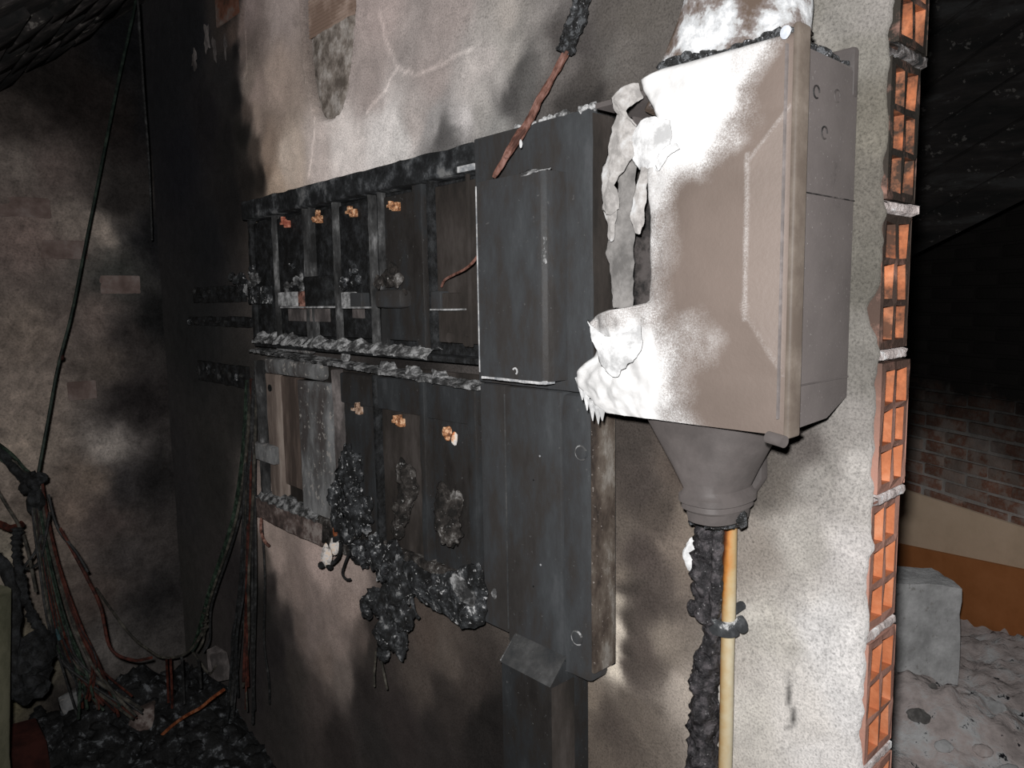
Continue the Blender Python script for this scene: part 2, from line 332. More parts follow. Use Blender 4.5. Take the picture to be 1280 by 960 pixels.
mat('dusty_metal', [(.2, g3(.03, cool)), (.55, g3(.048)), (.85, g3(.08))], 22, .85, .3, 180, speck=((.4, .39, .38), .82, 140))
# hollow clay brick: clean orange clay inside, sooted on the outside above shoulder height
def clay(name, face):
    m_, nt, b = node_mat(name); p = pos_n(nt)
    c = ramp_n(nt, noise_n(nt, p, 30, 5, .6), [(.3, (.34, .105, .045)), (.5, (.45, .155, .07)), (.7, (.54, .23, .125))])
    if face: c = mix_n(nt, .85, c, (.34, .20, .165))
    sp = N(nt, 'ShaderNodeSeparateXYZ'); nt.links.new(p, sp.inputs[0])
    up = ramp_n(nt, math_n(nt, 'MULTIPLY_ADD', sp.outputs['Z'], 1.6, -1.55), [(.25, 0.0), (.50, .85), (.85, 1.0)])   # soot settles high
    k = noise_n(nt, p, 22, 5, .7)
    s_ = math_n(nt, 'MULTIPLY', up, ramp_n(nt, k, [(.30, 0.35), (.48, 1.0)] if face else [(.36, 0.0), (.60, .97)]))
    c = mix_n(nt, s_, c, (.030, .026, .022))
    nt.links.new(c, b.inputs['Base Color']); b.inputs['Roughness'].default_value = .95; b.inputs['Specular IOR Level'].default_value = .1
    bump_n(nt, b, noise_n(nt, p, 180, 5, .7), .5, .002)
clay('clay_inside', False); clay('clay_face', True)
# pipe: cream plastic, scorched orange and brown towards the fire side and the top
m_, nt, b = node_mat('cream_pipe'); p = pos_n(nt); sp = N(nt, 'ShaderNodeSeparateXYZ'); nt.links.new(p, sp.inputs[0])
sc_ = N(nt, 'ShaderNodeAttribute', attribute_name='scorch')
k = math_n(nt, 'ADD', sc_.outputs['Fac'], math_n(nt, 'MULTIPLY_ADD', noise_n(nt, p, 60, 4, .6), .35, -.17), clamp=True)
nt.links.new(ramp_n(nt, k, [(.15, (.52, .47, .34)), (.4, (.42, .30, .15)), (.6, (.40, .16, .035)), (.8, (.12, .035, .01)), (1, (.02, .01, .008))]), b.inputs['Base Color'])
b.inputs['Roughness'].default_value = .45

# ------------------------------------------------------------------ stain maps (soot deposits measured at points, spread over a surface)
def irr(p, n, rough=True):
    p = np.atleast_2d(p); L = FLASH - p; d2 = (L ** 2).sum(1); c = (L @ np.array(n)) / np.sqrt(d2); c = np.clip(c, .05, 1)
    s = np.sqrt(1 - c * c); on = .62 + .41 * s * s / c if rough else 1.0
    return E0 * .81 / d2 * c * on
def idw(Q, pts, vals, pw=3.2, floor=.012):
    out = np.zeros((len(Q), vals.shape[1])); ws = np.zeros(len(Q))
    for p_, v_ in zip(pts, vals):
        wgt = 1.0 / (((Q - p_) ** 2).sum(1) + floor ** 2) ** (pw / 2)
        out += wgt[:, None] * v_; ws += wgt
    return out / ws[:, None]
def warp(Q, amp, s):
    d = np.array([(mn.noise(Vector((q[0] * s, q[1] * s, 1.3))), mn.noise(Vector((q[0] * s, q[1] * s, 8.1)))) for q in Q])
    return Q + amp * d

# ================================================================== STRUCTURE
EDGE = -0.010                                # x of the broken right-hand end of the partition wall
CORNER = -2.35
STAINS = [
 (310,10,95,85,82),(350,10,120,110,106),(470,10,150,138,134),(560,15,150,140,136),(640,15,165,158,152),(690,12,130,125,122),(700,45,80,76,74),
 (760,20,95,90,86),(800,20,100,95,90),(1000,10,150,146,138),(1060,20,160,156,150),(1100,20,165,160,155),(215,100,12,12,13),(280,100,20,19,19),
 (310,100,92,83,77),(345,100,125,112,104),(460,100,140,130,126),(540,100,150,140,136),(610,80,175,168,164),(600,120,165,160,156),(640,112,72,70,69),
 (655,85,84,82,80),(575,150,188,183,181),(520,150,160,152,148),(480,165,195,190,187),(430,185,185,178,174),(400,195,162,152,147),(360,200,150,138,128),
 (335,190,110,96,86),(318,190,50,44,40),(345,225,140,125,112),(310,225,20,18,17),(730,100,78,74,71),(690,110,100,95,92),(760,80,110,106,102),(620,150,140,138,135),(562,168,88,86,85),
 (720,60,78,74,72),(780,60,105,100,96),(740,130,60,57,55),
 (1085,60,150,146,138),(1090,150,130,125,115),(1085,250,128,123,115),(1080,350,126,122,114),(1078,450,140,136,130),(1070,520,165,160,155),(1040,560,155,150,145),
 (1000,560,105,99,95),(1075,600,200,195,190),(1020,600,172,167,161),(960,600,105,99,93),(1060,700,215,210,207),(1000,680,190,185,178),(940,680,150,142,134),
 (850,690,132,120,110),(800,600,75,68,64),(790,560,72,66,62),(850,600,95,85,78),(800,700,78,70,66),(800,800,83,75,70),(830,800,132,122,112),(850,870,168,158,148),
 (790,880,92,84,77),(760,900,72,65,60),(745,945,85,77,70),(820,640,85,77,71),(860,640,140,128,116),(960,780,195,190,182),(1040,800,225,222,220),(1060,880,225,222,220),(1000,900,215,210,205),
 (940,900,200,195,188),(1040,950,222,218,215),(776,835,235,225,208),(776,815,235,225,208),(775,790,220,210,195),(774,760,190,180,165),(772,720,120,110,100),(771,660,95,87,80),(786,780,62,56,52),(790,835,70,63,59),(786,740,66,60,56),(788,810,62,56,52),(810,760,72,65,61),(738,880,110,100,90),
 (345,700,110,98,92),(330,760,20,19,18),(400,700,130,116,110),(440,720,120,108,102),(360,780,34,31,30),(390,790,85,76,72),(420,800,95,85,80),(430,850,75,68,64),
 (400,880,45,40,38),(350,880,26,24,23),(460,860,30,27,26),(520,850,58,52,48),(560,820,70,63,58),(590,850,50,45,42),(540,920,34,31,30),(600,930,28,26,25),
 (470,930,30,28,27),(330,655,110,98,92),(470,790,38,34,32),(370,740,90,80,75),
 (600,138,150,146,142),(590,95,178,171,167),(625,95,165,160,156),(645,65,160,155,150),(660,110,92,90,88),(680,70,120,116,113),(630,125,74,72,71),(545,158,150,146,144),(500,175,185,181,178),(555,172,82,80,79),(670,30,140,135,131),(650,40,130,126,122),(700,20,100,96,94),(625,60,165,160,155),(700,85,105,100,97),(745,70,90,86,83),(770,110,100,95,91),(715,125,62,59,57),
 (342,735,30,27,26),(352,735,85,76,71),(375,790,70,62,58),(345,810,22,20,20),(370,840,35,32,30),(455,800,70,62,58),(462,815,36,33,31),(450,880,32,29,28),(500,900,36,32,31),(560,880,40,36,34),(620,900,26,24,23),(540,800,66,58,53),(420,920,28,25,24),(440,760,112,100,94),(410,830,80,71,66),(330,690,60,54,50),(338,680,104,93,87),
 (294,60,16,15,15),(303,60,72,64,60),(296,120,16,15,15),(308,140,55,48,44),(320,150,108,96,88),(303,165,18,17,16),(326,222,26,23,21),(336,215,95,82,72),(340,236,120,106,94),(320,120,108,96,90),(302,25,80,70,66),(288,15,18,16,15),
 (230,200,12,12,14),(260,300,14,14,15),(250,420,17,17,17),(230,600,21,20,20),(270,600,22,21,20),(230,750,20,19,18),(300,720,22,20,20),(320,830,22,20,20),(290,250,16,15,15),
 (285,180,16,15,15),(240,50,12,12,13),(290,40,50,42,38),(260,150,14,13,14),(300,500,24,23,22),(400,350,30,28,27),(500,400,30,28,27),(450,600,32,30,29),(650,300,40,38,38),(650,600,40,38,38),
]
def stain_field(Q, table, to3, n, warp_amp=.03, warp_s=9, cap=.85, **kw):
    pts3 = np.array([to3(t[0], t[1]) for t in table]); col = np.array([lin(t[2:5]) for t in table])
    alb = np.clip(col / irr(pts3, n)[:, None], .003, cap)
    return pts3, np.log(alb)

def wall_front():
    xs = np.arange(CORNER, EDGE + 1e-6, .0065); xs[-1] = EDGE
    zs = np.concatenate([np.arange(0, .6, .03), np.arange(.6, 2.12, .0065), np.arange(2.13, 2.61, .04)])
    X, Z = np.meshgrid(xs, zs); Q = np.c_[X.ravel(), Z.ravel()]
    p3, lg = stain_field(Q, STAINS, lambda a, b: P(a, b, 0), (0, -1, 0))
    Wq = warp(Q, .022, 14); Wq = warp(Wq, .007, 60)
    col = np.exp(idw(Wq, p3[:, [0, 2]], lg, 4.0, .014))
    # relief: float marks and slight waviness; a broken-out hollow above the cabinet
    y = np.array([.0022 * mn.noise(Vector((q[0] * 5, q[1] * 5, 0))) + .0012 * mn.noise(Vector((q[0] * 30, q[1] * 30, 4))) for q in Q])
    hole_px = [(377, -40), (379, 30), (381, 75), (386, 110), (392, 140), (399, 151), (412, 152), (425, 143), (434, 118), (440, 70), (444, 20), (447, -40)]
    poly = np.array([P(a, b, 0)[[0, 2]] for a, b in hole_px])
    inside = np.zeros(len(Q), bool); dist = np.full(len(Q), 9.0)
    Qh = Q + .004 * np.array([(mn.noise(Vector((q[0] * 60, q[1] * 60, 2))), mn.noise(Vector((q[0] * 60, q[1] * 60, 6)))) for q in Q])
    for i in range(len(poly)):
        a, b = poly[i], poly[(i + 1) % len(poly)]
        cond = ((a[1] > Qh[:, 1]) != (b[1] > Qh[:, 1]))
        with np.errstate(divide='ignore', invalid='ignore'):
            xi = (b[0] - a[0]) * (Qh[:, 1] - a[1]) / (b[1] - a[1]) + a[0]
        inside ^= cond & (Qh[:, 0] < xi)
        ab = b - a; t = np.clip(((Qh - a) @ ab) / (ab @ ab), 0, 1); dist = np.minimum(dist, np.linalg.norm(Qh - a - t[:, None] * ab, axis=1))
    sd = np.where(inside, dist, -dist)
    k = np.clip((sd + .002) / .008, 0, 1); y += .016 * k
    y -= .003 * np.exp(-((sd + .006) / .006) ** 2)
    col = col * (1 - .35 * k[:, None])
    # hairline cracks with pale edges
    cracks = [[(475, 15), (482, 50), (497, 85), (480, 115), (458, 140)], [(497, 85), (520, 93), (555, 78), (600, 55)], [(395, 150), (390, 190), (386, 220)], [(307, 40), (309, 90), (303, 100)], [(984, 840), (988, 880), (990, 910)]]
    for ci, cr in enumerate(cracks):
        pp = [P(a, b, 0)[[0, 2]] for a, b in cr]; dm = np.full(len(Q), 9.0)
        Qc = Q + .006 * np.array([(mn.noise(Vector((q[0] * 45, q[1] * 45, 12))), mn.noise(Vector((q[0] * 45, q[1] * 45, 16)))) for q in Q])
        for a, b in zip(pp[:-1], pp[1:]):
            ab = b - a; t = np.clip(((Qc - a) @ ab) / (ab @ ab), 0, 1); dm = np.minimum(dm, np.linalg.norm(Qc - a - t[:, None] * ab, axis=1))
        kk = np.exp(-(dm / .0032) ** 2)[:, None]
        col = col * (1 + (.55 if ci < 4 else -.85) * kk)
    nx, nzr = len(xs), len(zs); V = np.c_[Q[:, 0], y, Q[:, 1]].reshape(nzr, nx, 3); col = col.reshape(nzr, nx, 3)
    # ragged right edge, and the returned thickness of the plaster coat
    for i, z in enumerate(zs):
        e = .006 * mn.noise(Vector((0, 3, z * 22))) + .004 * mn.noise(Vector((0, 5, z * 70)))
        if 1.29 < z < 1.36: e -= .011 * math.sin((z - 1.29) / .07 * math.pi)
        for j in range(nx - 4, nx): V[i, j, 0] += e * (j - (nx - 5)) / 4
    e1 = V[:, -1:, :].copy(); e1[:, :, 1] = .006; e1[:, :, 0] += .0015; e2 = e1.copy(); e2[:, :, 1] = .013; e2[:, :, 0] -= .001
    V = np.concatenate([V, e1, e2], 1); cc = col[:, -1:, :] * .9; col = np.concatenate([col, cc, cc], 1)
    mb = MB(); nc = V.shape[1]
    mb.v = [tuple(v) for v in V.reshape(-1, 3)]
    mb.f = [(i * nc + j, i * nc + j + 1, (i + 1) * nc + j + 1, (i + 1) * nc + j) for i in range(nzr - 1) for j in range(nc - 1)]; mb.m = [0] * len(mb.f)
    o = mb.build('wall_front', 'plaster', loc=(CORNER, 0, 0), attrs={'stain': col.reshape(-1, 3)}, angle=60, kind='structure')
    o['label'] = 'sooted plastered partition wall of hollow clay brick with a broken right-hand end'
    return o, poly
wall, hole_poly = wall_front()

# core of the wall behind the plaster (hidden mass of the masonry, left of the end bricks) and its back face
mb = MB(); mb.box(CORNER, EDGE - .29, .0175, .094, 0, 2.6); mb.build('masonry_core', 'mortar_dark', wall, smooth=False)
# hollow bricks seen end-on
def brick_mesh(seed):
    r = random.Random(seed); T, H, Ln = .080, .148, .27
    ys = [0, .009, .0365, .0435, .071, T]; zz = [0, .009, .0475, .0545, .0935, .1005, .139, H]
    mb = MB(); vid = {}
    jit = {}
    def pt(i, j): 
        if (i, j) not in jit: jit[i, j] = (r.uniform(-.0012, .0012), r.uniform(-.0012, .0012), r.uniform(-.0015, .0008))
        a = jit[i, j]; return (a[2], ys[i] + (a[0] if 0 < i < 5 else 0), zz[j] + (a[1] if 0 < j < 7 else 0))
    for i in range(5):
        for j in range(7):
            q = [pt(i, j), pt(i + 1, j), pt(i + 1, j + 1), pt(i, j + 1)]
            if i in (1, 3) and j in (1, 3, 5):
                back = [(-Ln, p[1], p[2]) for p in q]
                mid = [(-.003, p[1], p[2]) for p in q]
                for a in range(4):
                    b_ = (a + 1) % 4
                    mb.add([q[a], q[b_], back[b_], back[a]], [(3, 2, 1, 0)], 1)
                mb.add(back, [(0, 1, 2, 3)], 1)
            else: mb.add(q, [(0, 1, 2, 3)], 0)
    o = [(0, 0), (T, 0), (T, H), (0, H)]
    for a in range(4):
        (y0, z0), (y1, z1) = o[a], o[(a + 1) % 4]
        mb.add([(0, y0, z0), (0, y1, z1), (-Ln, y1, z1), (-Ln, y0, z0)], [(0, 1, 2, 3)], 0)
    return mb
joints = [.466, .629, .792, .955, 1.118, 1.281, 1.444, 1.606, 1.768, 1.93, 2.092]
offs = [0, .003, .001, -.001, .0035, -.001, .0015, .006, .003, 0, .002]
for i in range(len(joints) - 1):
    mb = brick_mesh(i); dx = EDGE + .002 + offs[i]; sh = random.uniform(-.001, .001)
    mb.v = [(v[0] + dx, v[1] + .0135 + sh + (.003 if joints[i] > 1.6 else 0), v[2] + joints[i] + .0075) for v in mb.v]
    mb.build('brick', ['clay_face', 'clay_inside'], wall, smooth=False)
for i, z in enumerate(joints):
    mb = MB(); r = random.Random(i + 50); g = []
    dark = z > 1.5
    for a in range(5):
        row = []
        for b in range(15):
            yy = .011 + .0815 * b / 14; zz_ = z - .0085 + .017 * a / 4
            bul = .003 * math.sin(math.pi * a / 4) * (1 + .8 * mn.noise(Vector((yy * 90, z * 40, a))))
            if b == 14 and i == 6: bul += .004
            row.append((EDGE + .001 + offs[min(i, 9)] + bul + (0 if 0 < a < 4 else -.01), yy + (.003 if b == 14 and i == 7 else 0), zz_ + .0015 * mn.noise(Vector((yy * 120, a * 3, z * 10)))))
        g.append(row)
    mb.grid(g); back = MB(); mb.box(EDGE - .27, EDGE - .006, .0135, .093, z - .0072, z + .0072)
    mb.build('mortar_joint', 'mortar_dark' if dark else 'mortar', wall)
# ribbed brick faces laid open in the hollow of the plaster, and the mortar lump below them
def clip_half(pl, a, b):                      # keep the part of polygon pl left of the line a-b
    out = []; n = len(pl)
    f = lambda p: (b[0] - a[0]) * (p[1] - a[1]) - (b[1] - a[1]) * (p[0] - a[0])
    for i in range(n):
        p, q = pl[i], pl[(i + 1) % n]; fp, fq = f(p), f(q)
        if fp >= 0: out.append(p)
        if fp * fq < 0: t = fp / (fp - fq); out.append((p[0] + t * (q[0] - p[0]), p[1] + t * (q[1] - p[1])))
    return out
c = hole_poly.mean(0)
inner = [tuple(c + (p - c) * .93) for p in hole_poly]
A = P(383, 52, .01)[[0, 2]]; B = P(443, 16, .01)[[0, 2]]
zA = (A[1] + B[1]) / 2
up = clip_half(inner, (A[0], zA), (B[0], zA))
mb = MB(); x0 = min(p[0] for p in up); x1 = max(p[0] for p in up); z0 = min(p[1] for p in up); z1 = max(p[1] for p in up)
zz_ = z0
while zz_ < z1:                               # the grooves scored along the brick
    s_ = [p for p in up]
    s_ = clip_half(s_, (x0 - 1, zz_), (x1 + 1, zz_)) if True else s_
    s_ = clip_half(s_, (x1 + 1, zz_ + .0045), (x0 - 1, zz_ + .0045))
    if len(s_) > 2: mb.prism(s_, .0095, .017, 'y')
    zz_ += .0075
mb.prism(up, .0125, .018, 'y')
mb.build('brick', 'ribbed_clay', wall, smooth=False)
lowp = clip_half(inner, (B[0], zA), (A[0], zA))
mb = MB(); xs_ = [p[0] for p in lowp]; zs_ = [p[1] for p in lowp]; g = []
for i in range(34):
    row = []
    for j in range(34):
        x = min(xs_) + (max(xs_) - min(xs_)) * j / 33; z = min(zs_) + (max(zs_) - min(zs_)) * i / 33
        # shrink each row to the outline
        cx = [p for p in clip_half(clip_half(lowp, (-9, z - .003), (9, z - .003)), (9, z + .003), (-9, z + .003))]
        if cx: a, b_ = min(p[0] for p in cx), max(p[0] for p in cx); x = a + (b_ - a) * j / 33
        ed = min(j, 33 - j) / 33
        row.append((x, .0165 - .007 * min(1, ed * 6) * (1 + .7 * nz((x, 0, z), 16, 5)), z))
    g.append(row)
mb.grid(g); mb.build('mortar_patch', 'recess_mortar', wall)
# a chip of bare red brick at the top left of the plaster
mb = PB(268, -30, 296, 26, -.004, .004, .002); mb.build('brick', 'old_brick', wall)
# white plaster smears left in the soot near the top
for (a, b, w_, h_) in [(258, 45, 6, 26), (268, 60, 4, 20), (281, 52, 3, 22), (243, 75, 7, 16)]:
    q = P(a, b, -.002); mb = MB(); mb.lump(q, (.014 * w_ / 6, .003, .035 * h_ / 22), 3, .9, 45, a); mb.build('plaster_flake', 'grey_dim', wall)

# ---- left wall
LST = [(20,150,35,31,29),(20,200,72,66,62),(70,210,60,53,50),(100,120,18,15,14),(150,150,18,15,14),(40,300,78,68,64),(90,280,82,75,70),(130,290,95,88,82),(150,340,40,40,38),
 (120,400,72,64,60),(30,420,82,74,68),(50,500,90,82,76),(130,450,60,54,50),(160,420,35,32,31),(175,500,22,20,20),(140,558,98,93,89),(110,600,72,64,58),(130,650,48,42,40),
 (160,700,40,37,36),(30,560,95,87,80),(60,700,70,63,58),(90,640,75,66,60),(120,740,50,44,41),(160,600,35,33,33),(190,600,20,19,19),(190,750,20,19,19),(140,810,55,52,50),
 (170,790,38,36,35),(5,700,85,80,72),(10,850,70,66,50),(195,300,14,14,15),(195,400,16,16,16),(150,250,25,23,22),(195,150,10,10,11),(60,100,16,14,13),(160,60,9,9,10),(100,880,20,18,17)]
ys = np.arange(-1.3, .021, .008); zs = np.arange(0, 2.61, .009)
Y, Z = np.meshgrid(ys, zs); Q = np.c_[Y.ravel(), Z.ravel()]
p3, lg = stain_field(Q, LST, lambda a, b: PX(a, b, CORNER), (1, 0, 0))
Wq = warp(warp(Q, .03, 12), .012, 45)
col = np.exp(idw(Wq, p3[:, [1, 2]], lg, 3.2, .02))
x = np.array([CORNER + .010 * nz((0, q[0], q[1]), 7, 5) + .004 * nz((4, q[0], q[1]), 30, 4) for q in Q])
# shallow courses of brick read through the plaster
cz = np.abs(((Q[:, 1] + .004 * np.sin(Q[:, 0] * 14)) / .075) % 1 - .5); x -= .0035 * (cz > .44) * np.array([.5 + .5 * mn.noise(Vector((q[0] * 6, q[1] * 6, 3))) for q in Q])
mb = MB(); nc = len(ys); mb.v = list(map(tuple, np.c_[x, Q])); mb.f = [(i * nc + j, (i + 1) * nc + j, (i + 1) * nc + j + 1, i * nc + j + 1)[::-1] for i in range(len(zs) - 1) for j in range(nc - 1)]; mb.m = [0] * len(mb.f)
wl = mb.build('wall_left', 'left_plaster', loc=(CORNER, 0, 0), attrs={'stain': col}, angle=70, kind='structure', label='dim grey roughly plastered masonry wall at the left, blackened towards the corner')
for (a, b, ww) in [(15, 258, .2), (80, 312, .13), (103, 488, .08), (150, 356, .12)]:
    q = PX(a, b, CORNER); mb = MB(); mb.box(q[0] - .03, q[0] + .006, q[1] - ww / 2, q[1] + ww / 2, q[2] - .03, q[2] + .03, .006)
    mb.v = [(v[0] + .004 * nz(v, 40), v[1] + .004 * nz((v[1], v[2], 3), 30), v[2] + .004 * nz((v[2], v[0], 1), 30)) for v in mb.v]
    mb.build('brick', 'left_brick', wl)

# ---- floor, sloping brick soffit at the left, back room
mb = MB(); mb.box(-3.2, 3.2, -2.6, 5.2, -.05, 0); mb.build('floor', 'floor_dirt', smooth=False, kind='structure', label='dirty dark floor strewn with fire debris')
ceil_at = lambda y: 2.0 + .78 * (y + .408)
mb = MB(); mb.add([(CORNER, -1.0, ceil_at(-1.0)), (-1.3, -1.0, ceil_at(-1.0)), (-1.3, .0, ceil_at(0)), (CORNER, 0, ceil_at(0)),
                   (CORNER, -1.0, ceil_at(-1.0) + .12), (-1.3, -1.0, ceil_at(-1.0) + .12), (-1.3, .0, ceil_at(0) + .12), (CORNER, 0, ceil_at(0) + .12)],
                  [(0, 3, 2, 1), (4, 5, 6, 7), (0, 1, 5, 4), (1, 2, 6, 5), (2, 3, 7, 6), (3, 0, 4, 7)])
ce = mb.build('ceiling', 'vault_brick', smooth=False, kind='structure', label='blackened sloping brick soffit at the top left')
bm_ = MB(); bm_.box(-.115, .115, -.031, .031, -.02, .008, .005); proto = None; sl = math.atan(.78)
for r in range(12):
    yy = -.9 + r * .072 * math.cos(sl) * 1.08
    for k in range(5):
        xx = CORNER + .1 + k * .245 + (.12 if r % 2 else 0)
        if xx > -1.4: continue
        if proto is None:
            proto = bm_.build('brick', 'vault_brick', ce, loc=(0, 0, 0)); o = proto
        else: o = proto.copy(); scene.collection.objects.link(o)
        o.location = Vector((xx, yy, ceil_at(yy) + .004)) - ce.location
        o.rotation_euler = (sl + random.uniform(-.05, .05), random.uniform(-.03, .03), random.uniform(-.03, .03))
# back wall of the space behind the partition
ang = math.radians(27.4); dirv = np.array([-math.cos(ang), math.sin(ang), 0]); nrm = np.array([-math.sin(ang), -math.cos(ang), 0])
BK = PD(1280, 640, 3.0); BK[2] = 0
def back_pt(s, z, off=0): return BK + dirv * s + nrm * off + np.array([0, 0, z])
mb = MB(); a0, a1 = -2.2, 2.6
mb.add([back_pt(a0, 0, -.0), back_pt(a1, 0, -.0), back_pt(a1, 2.6, -.0), back_pt(a0, 2.6, -.0), back_pt(a0, 0, -.2), back_pt(a1, 0, -.2), back_pt(a1, 2.6, -.2), back_pt(a0, 2.6, -.2)],
       [(0, 1, 2, 3), (7, 6, 5, 4), (0, 4, 5, 1), (1, 5, 6, 2), (2, 6, 7, 3), (3, 7, 4, 0)])
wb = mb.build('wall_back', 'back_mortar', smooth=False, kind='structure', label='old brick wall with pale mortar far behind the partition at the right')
bm_ = MB(); bm_.box(-.108, .108, -.03, .012, -.0235, .0235, .005); pb = None
for r in range(30):
    z = .30 + r * .058
    for k in range(12):
        s = -.75 + k * .23 + (.115 if r % 2 else 0)
        if s > 1.6: continue
        if pb is None: pb = bm_.build('brick', 'back_brick', wb, loc=(0, 0, 0)); o = pb
        else: o = pb.copy(); scene.collection.objects.link(o)
        q = back_pt(s + random.uniform(-.008, .008), z + random.uniform(-.004, .004), random.uniform(-.006, .004))
        o.location = Vector(q) - wb.location; o.rotation_euler = (random.uniform(-.03, .03), random.uniform(-.02, .02), math.pi - ang + random.uniform(-.02, .02))
# sloping dark boarded underside above the back room: boards run diagonally up to the right
A_ = PD(1120, 330, 2.6); B_ = PD(1300, 240, 2.2); U = B_ - A_; U /= np.linalg.norm(U)
up_ = np.array([.15, -.55, .82]); Vv = up_ - U * up_.dot(U); Vv /= np.linalg.norm(Vv); Nn = np.cross(U, Vv)
if Nn @ (CAM - A_) < 0: Nn = -Nn
base = A_ - U * .5
mb = MB(); g = [[tuple(base + U * 2.2 * i + Vv * 1.5 * j - Nn * .03) for i in range(2)] for j in range(2)]
g2 = [[tuple(np.array(q) - Nn * .03) for q in r_] for r_ in g]
mb.loft([[g[0][0], g[0][1], g[1][1], g[1][0]], [g2[0][0], g2[0][1], g2[1][1], g2[1][0]]])
cb = mb.build('ceiling_back', 'dark_plank', smooth=False, kind='structure', label='sooted boarded slope in the dark space at the upper right')
for k in range(13):
    mb = MB(); w0 = k * .115; q0 = base + Vv * w0; dd = random.uniform(-.006, .012)
    c8 = []
    for t in (-.03, .0 + dd):
        for (i, j) in ((0, 0), (2.2, 0), (2.2, .107), (0, .107)): c8.append(tuple(q0 + U * i + Vv * (j + random.uniform(-.003, .003)) + Nn * t))
    mb.loft([c8[:4], c8[4:]]); mb.build('plank', 'dark_plank', cb, smooth=False)
# ================================================================== OBJECTS
# ------------------------------------------------------------------ grey cable box at the right
BX = thing('cable_box', P(900, 540, 0), 'grey plastic cable box with a half-melted white-bleached cover beside the broken wall end', 'electrical box')
XR, YF = -.035, -.134
ZT, ZB = 1.588, 1.214
# base: open-fronted housing with chamfered lower back edge
mb = MB()
prof = [(-.002, 1.236), (-.05, ZB + .003), (-.118, ZB), (-.118, ZT), (-.002, ZT - .003)]
mb.prism(prof, XR, XR - .006, 'x', .0015)                                    # right side
mb.prism([(-.002, 1.236), (-.05, ZB + .003), (-.06, ZB + .003), (-.06, 1.30), (-.035, 1.36), (-.03, 1.52), (-.05, ZT), (-.002, ZT - .003)], -.30, -.304, 'x', .001)                                      # left side
mb.box(-.305, XR - .001, -.012, -.002, 1.236, ZT - .002)                     # back
mb.box(-.305, XR - .001, -.118, -.004, ZT - .006, ZT)                        # top
mb.prism([(-.002, 1.236), (-.05, ZB + .003), (-.118, ZB), (-.118, ZB + .006), (-.05, ZB + .009), (-.002, 1.242)], -.305, XR - .001, 'x')
base = mb.build('base', 'box_grey_side', BX)
mb = MB(); z = 1.258; mb.box(XR - .001, XR + .0012, -.117, -.003, z, z + .0015); mb.build('seam', 'box_grey', base)
mb = MB(); mb.box(XR - .001, XR + .0012, -.117, -.003, 1.45, 1.4512); mb.build('seam', 'box_grey_sooty', base)
mb = MB(); q = PX(1066, 75, XR + .002); mb.box(XR - .03, XR + .002, -.016, -.004, ZT - .03, ZT + .022, .004); mb.build('lug', 'box_grey', base)
for (a, b) in [(1020, 115), (1046, 120), (1030, 166)]:                        # ring marks
    q = PX(a, b, XR); mb = MB(); pts = [(XR + .0005, q[1] + .006 * math.cos(t), q[2] + .006 * math.sin(t)) for t in np.linspace(0, 5.2, 16)]; mb.tube(pts, .0009, 5); mb.build('knockout_ring', 'box_grey_sooty', base)
mb = MB()
for k in range(12):
    t = k / 11; q = np.array([XR - .012 - .012 * random.random(), -.112 + .095 * t, ZT + .003]); mb.lump(q, (.012, .010, .007 + .004 * random.random()), 2, .5, 70, k)
mb.build('charred_crust', 'crust', BX)
